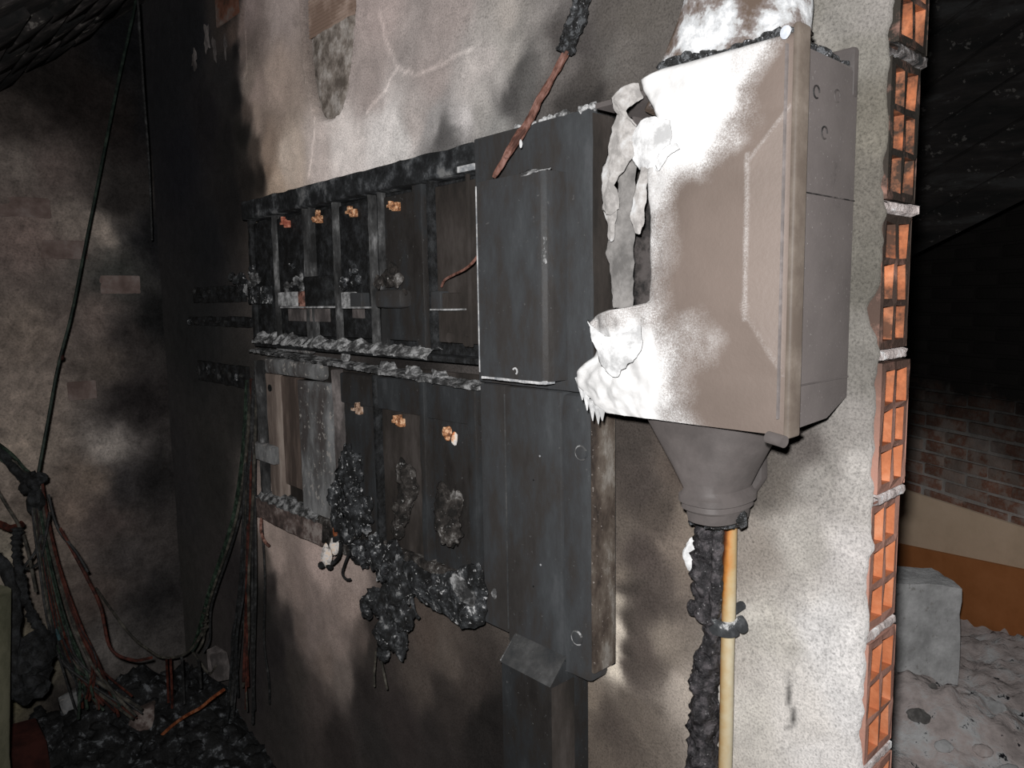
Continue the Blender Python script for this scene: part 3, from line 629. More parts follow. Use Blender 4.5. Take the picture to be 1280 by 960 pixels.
# cover: bulged shell, its left part sagged and bleached
def cover():
    left_px = [(40, 880), (62, 872), (80, 836), (90, 800), (100, 797), (112, 799), (124, 806), (136, 815), (146, 820), (165, 826), (185, 838), (200, 818), (214, 815), (240, 815), (300, 815), (360, 815), (378, 815),
               (383, 790), (388, 760), (395, 742), (404, 734), (414, 738), (422, 748), (434, 746), (446, 742), (454, 732), (466, 722), (480, 721), (492, 731), (505, 741), (514, 752), (521, 764), (526, 790), (532, 830)]
    lz, lx = [], []
    for py, px in left_px:
        q = P(px, py, YF); lz.append(q[2]); lx.append(q[0])
    lz, lx = np.array(lz), np.array(lx); o_ = np.argsort(lz); lz, lx = lz[o_], lx[o_]
    zi0, zi1 = P(938, 390, YF)[2], P(938, 205, YF)[2]; zo0, zo1 = P(985, 472, YF)[2], P(985, 132, YF)[2]
    xi, xo = P(938, 300, YF)[0], P(984, 300, YF)[0]
    ZT2, ZB2 = 1.603, 1.2085; nr, nc_ = 150, 90; V = []; ash = []
    for i in range(nr):
        z = ZB2 + (ZT2 - ZB2) * i / (nr - 1)
        xl = float(np.interp(z, lz, lx)); 
        ztop = None
        for j in range(nc_):
            u = j / (nc_ - 1); x = xl + (XR + .003 - xl) * u
            # raised field with sloping borders
            a = np.clip((xo - x) / (xo - xi), 0, 1); b = np.clip((zo1 - z) / (zo1 - zi1), 0, 1); c = np.clip((z - zo0) / (zi0 - zo0), 0, 1)
            h = .009 * min(a, b, c)
            # lobes above and below bulge out
            h += .010 * np.exp(-((z - 1.53) / .05) ** 2) * np.clip((xo - x) / .12, 0, 1)
            h += .010 * np.exp(-((z - 1.26) / .055) ** 2) * np.clip((xo - x) / .12, 0, 1)
            melt = np.clip((-.15 - x) / .12, 0, 1)
            h += melt * .010 * nz((x, 1, z), 22, 4) 
            # rounded returns at the edges
            dl = x - xl; ed = min(dl, z - ZB2 + .002, ZT2 + .002 - z)
            r_ = .012
            if dl < r_: h -= (r_ - math.sqrt(max(r_ ** 2 - (r_ - dl) ** 2, 0))) * (1.4 if not (1.34 < z < 1.50) else .4)
            dt = ZT2 - z
            if dt < .010: h -= .010 - math.sqrt(max(.0001 - (.010 - dt) ** 2, 0))
            dr_ = XR + .003 - x
            V.append((x, YF - h, z))
            # bleaching: white at the left lobes, fading to the grey-brown paint
            n_ = nz((x, 2, z), 14, 4)
            w1 = np.clip((-.068 + .03 * n_ - x) / .06, 0, 1) * np.clip((z - 1.455 + .02 * n_) / .045, 0, 1)
            w2 = np.clip((-.118 + .03 * n_ - x) / .07, 0, 1) * np.clip((1.345 - z + .02 * n_) / .03, 0, 1)
            diag = np.clip(((z - 1.44) * .9 - (x + .15) * 1.1 - .015 + .02 * n_) / .05, 0, 1) * np.clip((z - 1.40) / .05, 0, 1)
            w3 = np.clip((-.158 - x + .01 * n_) / .045, 0, 1) * .7
            w4 = np.clip((-.07 - x) / .1, 0, 1) * np.clip((z - 1.50) / .06, 0, 1) * .7
            crease_line = max(1.3 * math.exp(-((x - xi) / .003) ** 2) * (zi0 - .01 < z < zi1 + .01), math.exp(-((x - xi - (zi0 - z) * (xo - xi) / (zi0 - zo0)) / .004) ** 2) * (zo0 < z < zi0) * .7, math.exp(-((z - zi1 - (x - xi) * (zo1 - zi1) / (xo - xi)) / .004) ** 2) * (xi < x < xo))  # slightly paler lines drawn along the creases of the raised field
            ash.append(max(w1, w2, diag * .85, w3, w4, .28 * crease_line))
    ash = np.array(ash); ash = np.clip(ash, 0, 1) ** 1.15
    ash = list(ash)
    mb = MB(); mb.v = [tuple(v) for v in V]; mb.f = [(i * nc_ + j, i * nc_ + j + 1, (i + 1) * nc_ + j + 1, (i + 1) * nc_ + j) for i in range(nr - 1) for j in range(nc_ - 1)]
    # turned-back skirt along top, right and bottom
    loop_t = [(nr - 1) * nc_ + j for j in range(nc_)]; loop_b = [j for j in range(nc_)]
    def skirt(loop, dz, flip):
        n0 = len(mb.v)
        for k_ in loop:
            v = mb.v[k_]; mb.v.append((v[0], -.112, v[2] + dz)); ash.append(ash[k_])
        for q_ in range(len(loop) - 1):
            f = (loop[q_], loop[q_ + 1], n0 + q_ + 1, n0 + q_); mb.f.append(f[::-1] if flip else f)
    skirt(loop_t, -.002, False); skirt(loop_b, .001, True)
    mb.m = [0] * len(mb.f)
    o = mb.build('cover', 'cover_paint', BX, attrs={'ash': np.array(ash)}, angle=50)
    solid(o, .0028, -1); return o
cov = cover()
# upright rim along the right of the cover, with its fold and foot hinge
mb = MB(); mb.box(XR - .003, XR + .004, -.142, -.118, 1.207, 1.606, .003, 3); mb.build('rim', 'box_rim', cov)
mb = MB(); mb.box(XR - .0125, XR - .0105, -.1385, -.130, 1.225, 1.59, .001); mb.build('rim_bead', 'bare_bead', cov)
mb = MB(); mb.tube([(XR - .018, -.143, 1.207), (XR + .002, -.147, 1.205)], .0062, 12); mb.build('hinge', 'box_grey', cov)
q = P(982, 40, -.14); mb = MB(); mb.lump(q, (.006, .002, .007), 2, .2, 60, 3); mb.build('paint_blister', 'blue_white', cov)
# funnels where the cables enter
def cone(rings, mi_name, name, rough=0.0):
    R_ = []
    for (xl, xr, z, y0, y1) in rings:
        cx, rx = (xl + xr) / 2, (xr - xl) / 2; cy, ry = (y0 + y1) / 2, (y1 - y0) / 2
        ring = []
        for k in range(36):
            t = 2 * math.pi * k / 36; q = Vector((cx + rx * math.copysign(abs(math.cos(t)) ** .8, math.cos(t)), cy + ry * math.copysign(abs(math.sin(t)) ** .8, math.sin(t)), z))
            if rough: q += Vector((math.cos(t), math.sin(t), 0)) * rough * nz(q, 30, 4)
            ring.append(q[:])
        R_.append(ring)
    mb = MB(); mb.loft(R_); return mb.build(name, mi_name, BX, angle=40)
lr = []
for t in np.linspace(0, 1, 9): lr.append((-.262 + .070 * t, -.076 - .052 * t ** .9, 1.213 - .090 * t, -.118 + .008 * t, -.01 - .006 * t))
lr += [(-.195, -.124, 1.117, -.112, -.014), (-.198, -.121, 1.115, -.115, -.012), (-.198, -.121, 1.108, -.115, -.012), (-.194, -.125, 1.106, -.111, -.015), (-.195, -.124, 1.100, -.112, -.015), (-.190, -.128, 1.096, -.106, -.018), (-.188, -.130, 1.084, -.104, -.02)]
fn = cone(lr, 'box_grey', 'lower_funnel')
mb = MB(); mb.prism([(-.175, 1.20), (-.128, 1.195), (-.1275, 1.165), (-.1265, 1.128), (-.152, 1.088), (-.175, 1.085)], -.020, -.004, 'y', .003); ear = mb.build('ear', 'box_grey', fn)
q = P(934, 603, -.02); mb = MB(); mb.tube([(q[0], -.019, q[2]), (q[0], -.023, q[2])], .006, 14); mb.build('screw', 'box_grey_sooty', fn)
ur = []
for t in np.linspace(0, 1, 12): ur.append((-.262 + .085 * t, -.062 - .012 * t, 1.575 + .17 * t, -.112 + .012 * t, -.008 - .004 * t))
ur += [(-.176, -.078, 1.76, -.1, -.012), (-.176, -.078, 1.80, -.1, -.012)]
uf = cone(ur, 'cone_ash', 'upper_funnel', .004)
mb = MB()
for k in range(26):
    t = k / 25; q = np.array([-.195 + .15 * t, -.128 + .012 * t + .004 * random.uniform(-1, 1), 1.604 + .003 * math.sin(t * 9)]); mb.lump(q, (.007, .007, .0035 + .003 * random.random()), 2, .6, 90, k)
mb.build('charred_crust', 'crust', BX)
mb = MB(); mb.tube(spline([(-.127, -.056, 1.79), (-.13, -.05, 1.95), (-.125, -.04, 2.2), (-.13, -.035, 2.5)], 8), .03, 14, 0, .3, 40); mb.build('upper_cable', 'bitumen', BX)
# inner back seen through the burnt opening
mb = PB(790, 255, 818, 384, -.075, -.07, .001); mb.build('inner_plate', 'box_grey_sooty', BX)
# curled skins of the cover hanging in the opening
def pp(l, y): return [P(a, b, y if not isinstance(y, (list, tuple)) else y[i]) for i, (a, b) in enumerate(l)]
flaps = []
f = sheet([pp([(799, 104), (786, 107), (774, 114), (766, 124), (769, 138), (780, 147)], [-.130, -.14, -.143, -.14, -.135, -.13]), pp([(802, 112), (790, 118), (781, 124), (776, 130), (778, 139), (787, 150)], [-.126, -.138, -.148, -.148, -.14, -.132]), pp([(804, 122), (796, 128), (788, 133), (783, 138), (786, 146), (795, 158)], [-.12, -.13, -.138, -.14, -.135, -.13])], 6, 6, .003)
flaps.append((f, 'flap_ash2'))
f = sheet([pp([(773, 140), (782, 146), (795, 160)], [-.132, -.138, -.13]), pp([(764, 170), (778, 174), (793, 185)], [-.13, -.14, -.134]), pp([(757, 205), (770, 210), (790, 198)], [-.126, -.14, -.135]), pp([(753, 232), (762, 240), (772, 226)], [-.122, -.138, -.134]), pp([(754, 262), (763, 268), (775, 262)], [-.12, -.132, -.128])], 6, 6, .004)
flaps.append((f, 'flap_ash2'))
f = sheet([pp([(772, 215), (783, 205), (797, 195)], [-.112, -.115, -.112]), pp([(771, 245), (783, 242), (794, 240)], [-.112, -.117, -.112]), pp([(765, 275), (778, 278), (792, 272)], [-.112, -.117, -.112]), pp([(760, 310), (775, 312), (792, 300)], [-.112, -.115, -.112]), pp([(764, 350), (777, 350), (792, 345)], [-.112, -.117, -.112]), pp([(768, 384), (778, 384), (792, 384)], [-.115, -.118, -.115])], 6, 6, .003)
flaps.append((f, 'flap_grey'))
f = sheet([pp([(802, 152), (812, 146), (835, 150)], [-.13, -.138, -.146]), pp([(788, 170), (805, 168), (838, 172)], [-.13, -.146, -.15]), pp([(790, 195), (808, 195), (832, 190)], [-.13, -.146, -.15]), pp([(802, 216), (812, 214), (822, 212)], [-.132, -.142, -.146])], 7, 7, .003)
flaps.append((f, 'flap_white'))
f = sheet([pp([(800, 210), (812, 208), (824, 214)], [-.135, -.142, -.14]), pp([(797, 228), (806, 224), (812, 224)], [-.138, -.143, -.138]), pp([(791, 252), (799, 252), (806, 248)], [-.138, -.143, -.138]), pp([(789, 268), (797, 272), (806, 268)], [-.138, -.143, -.138]), pp([(794, 292), (799, 292), (804, 284)], [-.138, -.142, -.138])], 6, 6, .003)
flaps.append((f, 'flap_ash2'))
f = sheet([pp([(846, 178), (830, 186), (818, 204)], [-.15, -.152, -.146]), pp([(850, 186), (836, 194), (824, 212)], [-.154, -.157, -.15])], 6, 6, .002)
flaps.append((f, 'flap_white'))
f = sheet([pp([(756, 262), (764, 264), (772, 262)], [-.12, -.128, -.126]), pp([(761, 285), (764, 288), (768, 284)], [-.12, -.128, -.124]), pp([(760, 300), (762, 302), (765, 298)], [-.12, -.126, -.122])], 5, 5, .003)
flaps.append((f, 'flap_ash2'))
f = sheet([pp([(736, 402), (760, 420), (800, 405)], [-.15, -.158, -.156]), pp([(742, 425), (765, 440), (800, 440)], [-.152, -.162, -.158]), pp([(752, 455), (768, 470), (790, 450)], [-.15, -.160, -.157])], 7, 7, .004)
flaps.append((f, 'flap_white'))
for f, m_ in flaps: solid(f.build('melted_flap', m_, BX, angle=60), .002)
# melted drips below the left lobe
for (a, b, l) in [(727, 488, 12), (733, 497, 16), (740, 508, 18), (747, 514, 16), (752, 518, 8), (724, 480, 8)]:
    q = P(a, b - 8, YF - .002); e = P(a + 1, b + l, YF); mb = MB(); mb.tube([q, (q + e) / 2, e], [.0055, .003, .0006], 7); mb.build('drip', 'flap_white', BX)

# ------------------------------------------------------------------ cable, pipe and clamp under the box
def strip_tube(pts, r, name, m_, label, cat, n=14, rough=.5, rs=70, seg=8, attrs=None):
    s_ = spline(pts, seg); rr = np.interp(np.linspace(0, 1, len(s_)), np.linspace(0, 1, len(r)), r).tolist() if isinstance(r, (list, tuple)) else r
    mb = MB(); mb.tube(s_, rr, n, 0, rough, rs); return one(mb, name, m_, label, cat, attrs=attrs)
yp = -.024
pts = [P(a, b, yp) for a, b in [(913, 640), (912, 700), (911, 760), (909, 830), (908, 900), (906, 975), (904, 1060)]]
s_ = spline(pts, 14); mb = MB(); mb.tube(s_, .0088, 18); att = []
for v in mb.v:
    t = np.clip((v[2] - .93) / .16, 0, 1); side = np.clip(.5 - (v[0] - np.interp(v[2], [s_[-1].z, s_[0].z], [s_[-1].x, s_[0].x])) / .018, 0, 1)
    att.append(np.clip(.26 + .42 * t + .8 * (side - .2) * (.45 + .6 * t), 0, 1))
one(mb, 'conduit_pipe', 'cream_pipe', 'cream plastic conduit scorched orange under the grey cable box', 'pipe', attrs={'scorch': att})
CC = thing('charred_cable', P(885, 960, -.02), 'black charred thick cable hanging beside the cream conduit', 'cable')
mb = MB(); mb.tube(spline([P(a, b, -.03) for a, b in [(886, 640), (888, 680), (885, 720), (886, 755), (893, 790), (888, 815), (881, 850), (880, 900), (880, 960), (878, 1040)]], 16),
        np.interp(np.linspace(0, 1, 145), [0, .12, .28, .38, .45, .52, .6, .8, 1], [.018, .019, .0175, .016, .0105, .011, .0165, .019, .019]).tolist(), 22, 0, .55, 60); mb.build('sheath', 'bitumen', CC, angle=80)
mb = MB(); mb.tube(spline([P(a, b, -.044) for a, b in [(896, 645), (897, 690), (896, 730), (893, 770)]], 12), [.0075] * 37, 14, 0, .35, 60); mb.build('core', 'bitumen', CC, angle=80)
mb = MB()
for k in range(11):
    t = k / 10; mb.lump(P(868 + 58 * t, 647 + 5 * math.sin(t * 3.1), -.07 + .03 * random.random()), (.009, .012, .009 + .004 * random.random()), 2, .5, 70, k)
mb.build('crust', 'crust', CC)
mb = MB(); mb.lump(P(868, 760, -.035), (.011, .01, .012), 3, .25, 60, 2); mb.lump(P(878, 768, -.03), (.012, .01, .008), 3, .3, 60, 5); mb.build('melted_knob', 'bitumen', CC)
mb = MB(); mb.tube(spline([P(a, b, -.012) for a, b in [(868, 675), (861, 690), (862, 705), (869, 718)]], 6), [.006, .0075, .0075, .0085, .008, .008, .008, .0075, .007, .007, .006, .006, .006, .005, .005, .004, .004, .004, .003], 10, 0, .3, 60)
one(mb, 'plaster_curl', 'flap_white', 'small curved white plaster flake stuck to the wall beside the charred cable', 'plaster')
CL = thing('pipe_clamp', P(905, 792, 0), 'grey bolted clamp holding the cream conduit and charred cable to the wall', 'clamp')
q0, q1 = P(876, 780, -.04), P(922, 780, -.04); cx, cz = P(908, 781, -.026)[[0, 2]]
mb = MB(); ringo, ringi = [], []
ptsb = [(cx + .0165 * math.cos(t) - (.013 if math.cos(t) < 0 else 0), -.026 - .017 * math.sin(t)) for t in np.linspace(-.35, math.pi + .35, 22)]
R_ = []
for (a, b) in ptsb: R_.append((a, b))
inn = [(cx + .012 * math.cos(t) - (.013 if math.cos(t) < 0 else 0), -.026 - .0125 * math.sin(t)) for t in np.linspace(math.pi + .35, -.35, 22)]
mb.prism(R_ + inn, cz - .010, cz + .009, 'z'); mb.build('band', 'clamp_grey', CL, angle=40)
q = P(927, 781, -.03); mb = MB(); mb.lump(q, (.009, .006, .011), 3, .18, 60, 1); lug = mb.build('lug', 'clamp_grey', CL)
mb = MB(); mb.tube([(q[0], q[1] - .004, q[2]), (q[0] + .001, q[1] - .0075, q[2])], .0045, 10); mb.build('bolt', 'clamp_grey', lug)
q = P(921, 760, -.014); mb = MB(); mb.tube([(q[0], -.002, q[2]), (q[0], -.02, q[2])], .006, 10, 0, .2); mb.build('wall_plug', 'clamp_grey', CL)

# ------------------------------------------------------------------ two-row meter cabinet, burnt out
Z0, Z1 = .788, 1.603; XL, XM = -1.535, -.622
MC = thing('meter_cabinet', (-1.07, -.03, Z0), 'burnt-out black meter cabinet with two rows of bays on the wall', 'cabinet')
def part(mb, name, m_, par=None, **k): return mb.build(name, m_, par or MC, **k)
mb = MB(); mb.box(XL, XM, -.012, -.002, 1.236, Z1 - .01); bp = part(mb, 'back_plate', 'char')
mb = MB(); mb.box(XL + .02, XM, -.012, -.002, Z0 + .03, 1.22); part(mb, 'back_plate', 'brown_board')
def rough_box(x0, x1, y0, y1, z0, z1, amp, s, nx=60, bev=.004, seed=0):
    bm = bmesh.new(); bmesh.ops.create_cube(bm, size=1)
    for v in bm.verts: v.co = Vector(((x0 + x1) / 2 + v.co.x * (x1 - x0), (y0 + y1) / 2 + v.co.y * (y1 - y0), (z0 + z1) / 2 + v.co.z * (z1 - z0)))
    bmesh.ops.bevel(bm, geom=list(bm.edges), offset=bev, segments=2, affect='EDGES', profile=.5)
    long = max((x1 - x0, 0), (y1 - y0, 1), (z1 - z0, 2))
    ax = long[1]; L = long[0]; lo_ = (x0, y0, z0)[ax]
    for i in range(1, nx):
        co = [0, 0, 0]; co[ax] = lo_ + L * i / nx; no = [0, 0, 0]; no[ax] = 1
        bmesh.ops.bisect_plane(bm, geom=list(bm.verts) + list(bm.edges) + list(bm.faces), plane_co=co, plane_no=no)
    for v in bm.verts:
        p = v.co + Vector((seed, seed, 0)); v.co += Vector((nz(p, s, 3), nz(p + Vector((9, 0, 0)), s, 3), nz(p + Vector((0, 9, 0)), s, 3))) * amp
    mb = MB(); mb.addbm(bm); return mb
part(rough_box(XL, XM, -.052, -.004, Z1 - .045, Z1, .0025, 18, 60), 'top_rail', 'char_top')
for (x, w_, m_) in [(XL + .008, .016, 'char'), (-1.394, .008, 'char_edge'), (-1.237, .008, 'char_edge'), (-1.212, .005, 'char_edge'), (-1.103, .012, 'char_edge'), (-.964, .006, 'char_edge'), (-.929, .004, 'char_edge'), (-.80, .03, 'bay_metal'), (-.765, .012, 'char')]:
    part(rough_box(x - w_ / 2, x + w_ / 2, -.039, -.02, 1.262, Z1 - .04, .0015, 25, 30, .0025, x), 'upright', m_)
for (x0, x1, m_) in [(-1.52, -1.40, 'char'), (-1.388, -1.24, 'char'), (-1.2, -1.112, 'char'), (-1.094, -.97, 'char'), (-.922, -.82, 'bay_metal'), (-.757, XM, 'brown_board')]:
    mb = MB(); mb.box(x0, x1, -.030, -.012, 1.275, 1.55, .004); part(mb, 'meter_board', m_)
mb = MB(); mb.box(-.664, -.656, -.036, -.03, 1.27, 1.585, .002); part(mb, 'board_rib', 'brown_board')
for (a, b) in [(563, 422), (584, 427)]:
    q = P(a, b, -.033); mb = MB(); mb.tube([(q[0], -.028, q[2]), (q[0], -.036, q[2])], .009, 14); part(mb, 'cap', 'brown_board')
mb = PB(571, 206, 592, 214, -.054, -.05, .001); part(mb, 'torn_strip', 'bare_edge')
# copper stubs left in the bays
def stub(px, py, y, k, m_='brass'):
    q = P(px, py, y); r = random.Random(k); mb = MB()
    mb.box(q[0] - .008, q[0] + .009, y - .004, y + .008, q[2] - .010, q[2] + .006, .002)
    for _ in range(3):
        a, b = q[0] + r.uniform(-.008, .010), q[2] + r.uniform(-.006, .008); mb.box(a - .0025, a + .0025, y - .010, y, b - .003, b + .009, .001)
    mb.box(q[0] - .018, q[0] - .006, y - .008, y - .002, q[2] - .003, q[2] + .003, .001)
    return part(mb, 'copper_stub', m_)
stub(358, 279, -.036, 1, 'copper_red'); stub(398, 273, -.036, 2); stub(441, 265, -.036, 3); stub(494, 257, -.036, 4)
stub(448, 512, -.036, 5, 'copper_dim'); stub(500, 527, -.036, 6); 
q = P(559, 541, -.04); mb = MB()
bm = bmesh.new(); bmesh.ops.create_circle(bm, segments=3, radius=.001); bm.free()
mb.lump((q[0], q[1], q[2]), (.012, .008, .014), 3, .45, 40, 8); part(mb, 'copper_stub', 'brass')
q = P(568, 549, -.045); mb = MB(); mb.lump(q, (.006, .006, .012), 2, .3, 60, 4); part(mb, 'ash_fleck', 'pale_lump')
# terminal blocks
for (a0, b0, a1, b1, m_) in [(309, 358, 331, 380, 'char_ash'), (347, 365, 368, 383, 'bare_dim'), (372, 364, 379, 386, 'copper_sooty'), (380, 345, 407, 384, 'char'), (426, 365, 436, 384, 'bare_dim'), (437, 366, 451, 384, 'dark_metal'), (538, 364, 550, 387, 'dark_metal'), (552, 366, 566, 386, 'brown_board')]:
    part(PB(a0, b0, a1, b1, -.050, -.028, .003), 'terminal_block', m_)
part(PB(467, 362, 499, 385, -.058, -.028, .008), 'terminal_block', 'dark_metal')
for (a0, a1, b, m_) in [(350, 408, 384, 'bare_dim'), (427, 453, 384.5, 'bare_dim'), (537, 568, 387, 'bare_dim')]:
    part(PB(a0, b - 1, a1, b + 1.2, -.056, -.028, .0008), 'terminal_lip', m_)
part(PB(360, 386, 411, 402, -.034, -.028, .002), 'label_plate', 'grey_dim'); part(PB(440, 386, 454, 398, -.034, -.028, .002), 'label_plate', 'grey_dim')
mb = MB()
for (a, b, r) in [(362, 360, .014), (374, 352, .014), (380, 358, .012), (352, 372, .008), (441, 335, .012), (430, 356, .014), (446, 352, .014), (487, 345, .024), (475, 352, .017), (497, 352, .017), (503, 372, .012), (365, 330, .007), (320, 345, .014), (312, 360, .016), (303, 350, .02), (292, 345, .016), (315, 336, .01)]:
    mb2 = MB(); [mb2.lump(P(a + random.uniform(-5, 5), b + random.uniform(-6, 6), -.044), (r * .7 * random.uniform(.4, 1), r * .4, r * random.uniform(.3, .8)), 2, .7, 90, a + k_) for k_ in range(5)]; part(mb2, 'melted_residue', ('ash_dim' if a in (362, 374, 380, 312, 320) else 'char_ash') if a < 460 else 'char_brown', kind='stuff')
# ash-covered ledges between the two rows
def crumble(p0, p1, up, dep, seed, n=90, base_=.003):
    g = []; p0, p1 = np.array(p0), np.array(p1)
    for i in range(n):
        c = p0 + (p1 - p0) * i / (n - 1); h = base_ + up * max(.05, .55 + 1.2 * nz((c[0] * 28 + seed, seed, 0), 1, 3)); row = []
        for (dy, dz) in ((0, -.004), (-dep, -.004), (-dep * 1.05, .0015), (-dep * .7, h * .8), (-dep * .35, h), (0, h * .7)):
            j = .003 * nz((c[0], dy * 3 + seed, dz * 3), 60, 3); row.append((c[0] + j, c[1] + dy + j, c[2] + dz + j))
        g.append(row)
    mb = MB(); mb.grid(g); return mb
part(crumble((XL + .03, -.02, 1.258), (-.757, -.02, 1.250), .022, .034, 1), 'ash_ledge', 'ash_mid')
mb = MB(); mb.box(XL + .03, XM, -.05, -.012, 1.243, 1.253, .002); part(mb, 'ledge', 'char')
part(crumble((XL + .01, -.02, 1.232), (-.62, -.02, 1.205), .006, .036, 5), 'ash_ledge', 'ash_dim')
mb = MB(); mb.prism([(XL + .01, 1.2285), (XM, 1.2005), (XM, 1.207), (XL + .01, 1.235)], -.054, -.004, 'y'); part(mb, 'ledge', 'pale_edge')
part(PB(344, 430, 388, 441, -.036, -.02, .008), 'bent_bracket', 'grey_board'); q = P(432, 446, -.036); mb = MB(); mb.lump(q, (.014, .008, .012), 3, .15, 40, 2); part(mb, 'knob', 'pale_edge')
part(PB(329, 450, 400, 472, -.040, -.014, .012), 'bent_bracket', 'grey_board')
for (a, b) in [(481, 462), (513, 468), (545, 473)]:
    f = sheet([pp([(a - 5, b - 12), (a + 4, b - 9), (a + 12, b - 10)], [-.03, -.035, -.03]), pp([(a - 6, b), (a + 5, b + 1), (a + 20, b + 8)], [-.045, -.05, -.045])], 5, 5, .003)
    solid(part(f, 'burnt_flap', 'pale_edge'), .002)
# lower row
for (x0, x1, m_, d, zb) in [(-1.487, -1.418, 'wood_light', -.034, .86), (-1.410, -1.315, 'wood_mid', -.030, .90), (-1.30, -1.13, 'grey_board', -.040, .86), (-1.105, -.972, 'bay_metal', -.030, .85), (-.955, -.815, 'brown_board', -.030, .85), (-.785, -.672, 'bay_metal', -.030, .85)]:
    part(rough_box(x0, x1, d, -.012, zb, 1.175 - .02 * ((x0 + 1.5)), .0012, 25, 20, .004, x0), 'meter_board', m_)
for (x, w_, m_) in [(XL + .012, .018, 'char_edge'), (-1.125, .014, 'grey_dim'), (-.964, .010, 'char'), (-.80, .016, 'bay_metal'), (-.655, .022, 'bay_metal')]:
    part(rough_box(x - w_ / 2, x + w_ / 2, -.042, -.02, .83, 1.205, .0015, 25, 30, .0025, x), 'upright', m_)
part(rough_box(-1.11, XM, -.035, -.010, 1.135, 1.20, .002, 18, 40), 'lower_head_rail', 'bay_metal')
q = P(337, 485, -.036); mb = MB(); mb.tube([(q[0], -.033, q[2]), (q[0], -.037, q[2])], .009, 12); part(mb, 'screw_hole', 'char')
part(PB(315, 556, 341, 577, -.05, -.012, .004), 'terminal_block', 'grey_board')
part(rough_box(XL - .02, -1.20, -.05, -.006, .79, .845, .004, 14, 40, .004, 2), 'bottom_rail', 'rust_pale')
part(crumble((XL - .02, -.02, .845), (-1.22, -.02, .85), .022, .03, 9), 'ash_ledge', 'ash_dim')
part(rough_box(-1.22, XM, -.045, -.006, .80, .86, .006, 14, 50, .004, 5), 'bottom_rail', 'char_brown')

# ------------------------------------------------------------------ right-hand cabinet column
RC = thing('service_cabinet', (-.48, -.03, Z0), 'dark metal cabinet column with a box-shaped upper cover next to the grey cable box', 'cabinet')
xr = -.368
def rp(mb, name, m_, par=None, **k): return mb.build(name, m_, par or RC, **k)
mb = MB(); mb.box(XM, xr, -.012, -.002, Z0 + .01, Z1, .002); rp(mb, 'back_plate', 'char')
# side return seen at the right, rusty
sb = MB(); sb.box(xr - .006, xr, -.052, -.003, Z0 + .012, 1.213, .0015); rp(sb, 'side_panel', 'rust_side')
sb = MB(); sb.box(xr - .006, xr, -.050, -.003, 1.215, 1.60, .0015); rp(sb, 'side_panel', 'brown_board')
mb = rough_box(XM + .002, xr - .001, -.052, -.012, 1.215, Z1 + .003, .0012, 12, 30, .003); rp(mb, 'upper_panel', 'dark_metal')
mb = MB(); mb.box(XM + .003, -.558, -.050, -.012, Z0 + .012, 1.213, .002); rp(mb, 'edge_strip', 'dark_metal')
mb = MB(); mb.box(-.556, -.432, -.052, -.012, Z0, 1.213, .0025); pn = rp(mb, 'lower_panel', 'dark_metal')
mb = rough_box(-.430, xr - .0055, -.054, -.012, Z0 - .006, 1.213, .0022, 14, 40, .007); cs = rp(mb, 'curled_strip', 'dark_metal')
for (a, b) in [(727, 566), (722, 797)]:
    q = P(a, b, -.056); mb = MB(); mb.tube([(q[0], -.05, q[2]), (q[0], -.0585, q[2]), (q[0], -.0605, q[2])], [.010, .010, .006], 16); bo = mb.build('bolt', 'dark_metal', cs)
    mb = MB(); mb.tube([(q[0] + .010 * math.cos(t), -.0575, q[2] + .010 * math.sin(t)) for t in np.linspace(.4, 5.4, 20)], .0016, 6); mb.build('washer', 'pale_edge', cs)
mb = MB(); mb.box(-.5575, -.5562, -.0525, -.049, Z0 + .02, 1.20, .0003); rp(mb, 'seam', 'dusty_metal')
for (a, b) in [(667, 600), (667, 733), (675, 570), (676, 706)]:
    q = P(a, b, -.052); mb = MB(); mb.tube([(q[0], -.0515, q[2]), (q[0], -.0528, q[2])], .0016, 8); mb.build('rivet', 'char' if a == 667 else 'bare_edge', pn)
q = P(618, 742, -.05); mb = MB(); mb.lump(q, (.006, .003, .009), 2, .4, 80, 3); rp(mb, 'ash_fleck', 'pale_edge')
mb = MB()
for k in range(46):
    t = random.random() ** .8; q = P(628 + 118 * t, 0, -.05); r = random.uniform(.002, .006); mb.lump((q[0], -.05 + .02 * random.random(), Z1 + .003 + .004 * random.random()), (r * 1.5, r, r), 2, .6, 120, k)
rp(mb, 'ash_crumbs', 'ash_mid', kind='stuff')
# box-shaped upper cover: rounded right edge, bare left and bottom rims
q0, q1 = P(597, 345, -.096), P(683, 345, -.096); zt = P(640, 219, -.096)[2]; zb = P(640, 474, -.096)[2]
x0, x1 = q0[0], -.417
mb = MB(); mb.prism([(x0, -.05), (x0, -.0955), (x0 + .0015, -.096), (x1 - .016, -.096), (x1 - .009, -.0945), (x1 - .003, -.089), (x1, -.080), (x1, -.05)], zb, zt, 'z', .0012); uc = rp(mb, 'upper_cover', 'dark_metal')
mb = MB(); mb.box(x0 - .0006, x0 + .0016, -.0968, -.088, zb + .006, zt - .006, .0005); mb.build('bare_edge', 'bare_edge', uc)
mb = rough_box(x0 + .002, x1 - .004, -.0945, -.075, zb - .004, zb + .0015, .0012, 40, 40, .0008); mb.build('bare_rim', 'bare_edge', uc)
for (a, b, r) in [(644, 464, .0045)]:
    q = P(a, b, -.096); mb = MB(); mb.tube([(q[0] + r * math.cos(t), -.0965, q[2] + r * math.sin(t)) for t in np.linspace(-1, 2.6, 12)], .0013, 6); mb.build('hook', 'bare_edge', uc)
for (a, b, w_, h_) in [(680, 322, .006, .012), (681, 300, .003, .01)]:
    q = P(a, b, -.0955); mb = MB(); mb.lump(q, (w_, .0022, h_), 2, .6, 120, b); mb.build('scorch_scale', 'pale_edge', uc)
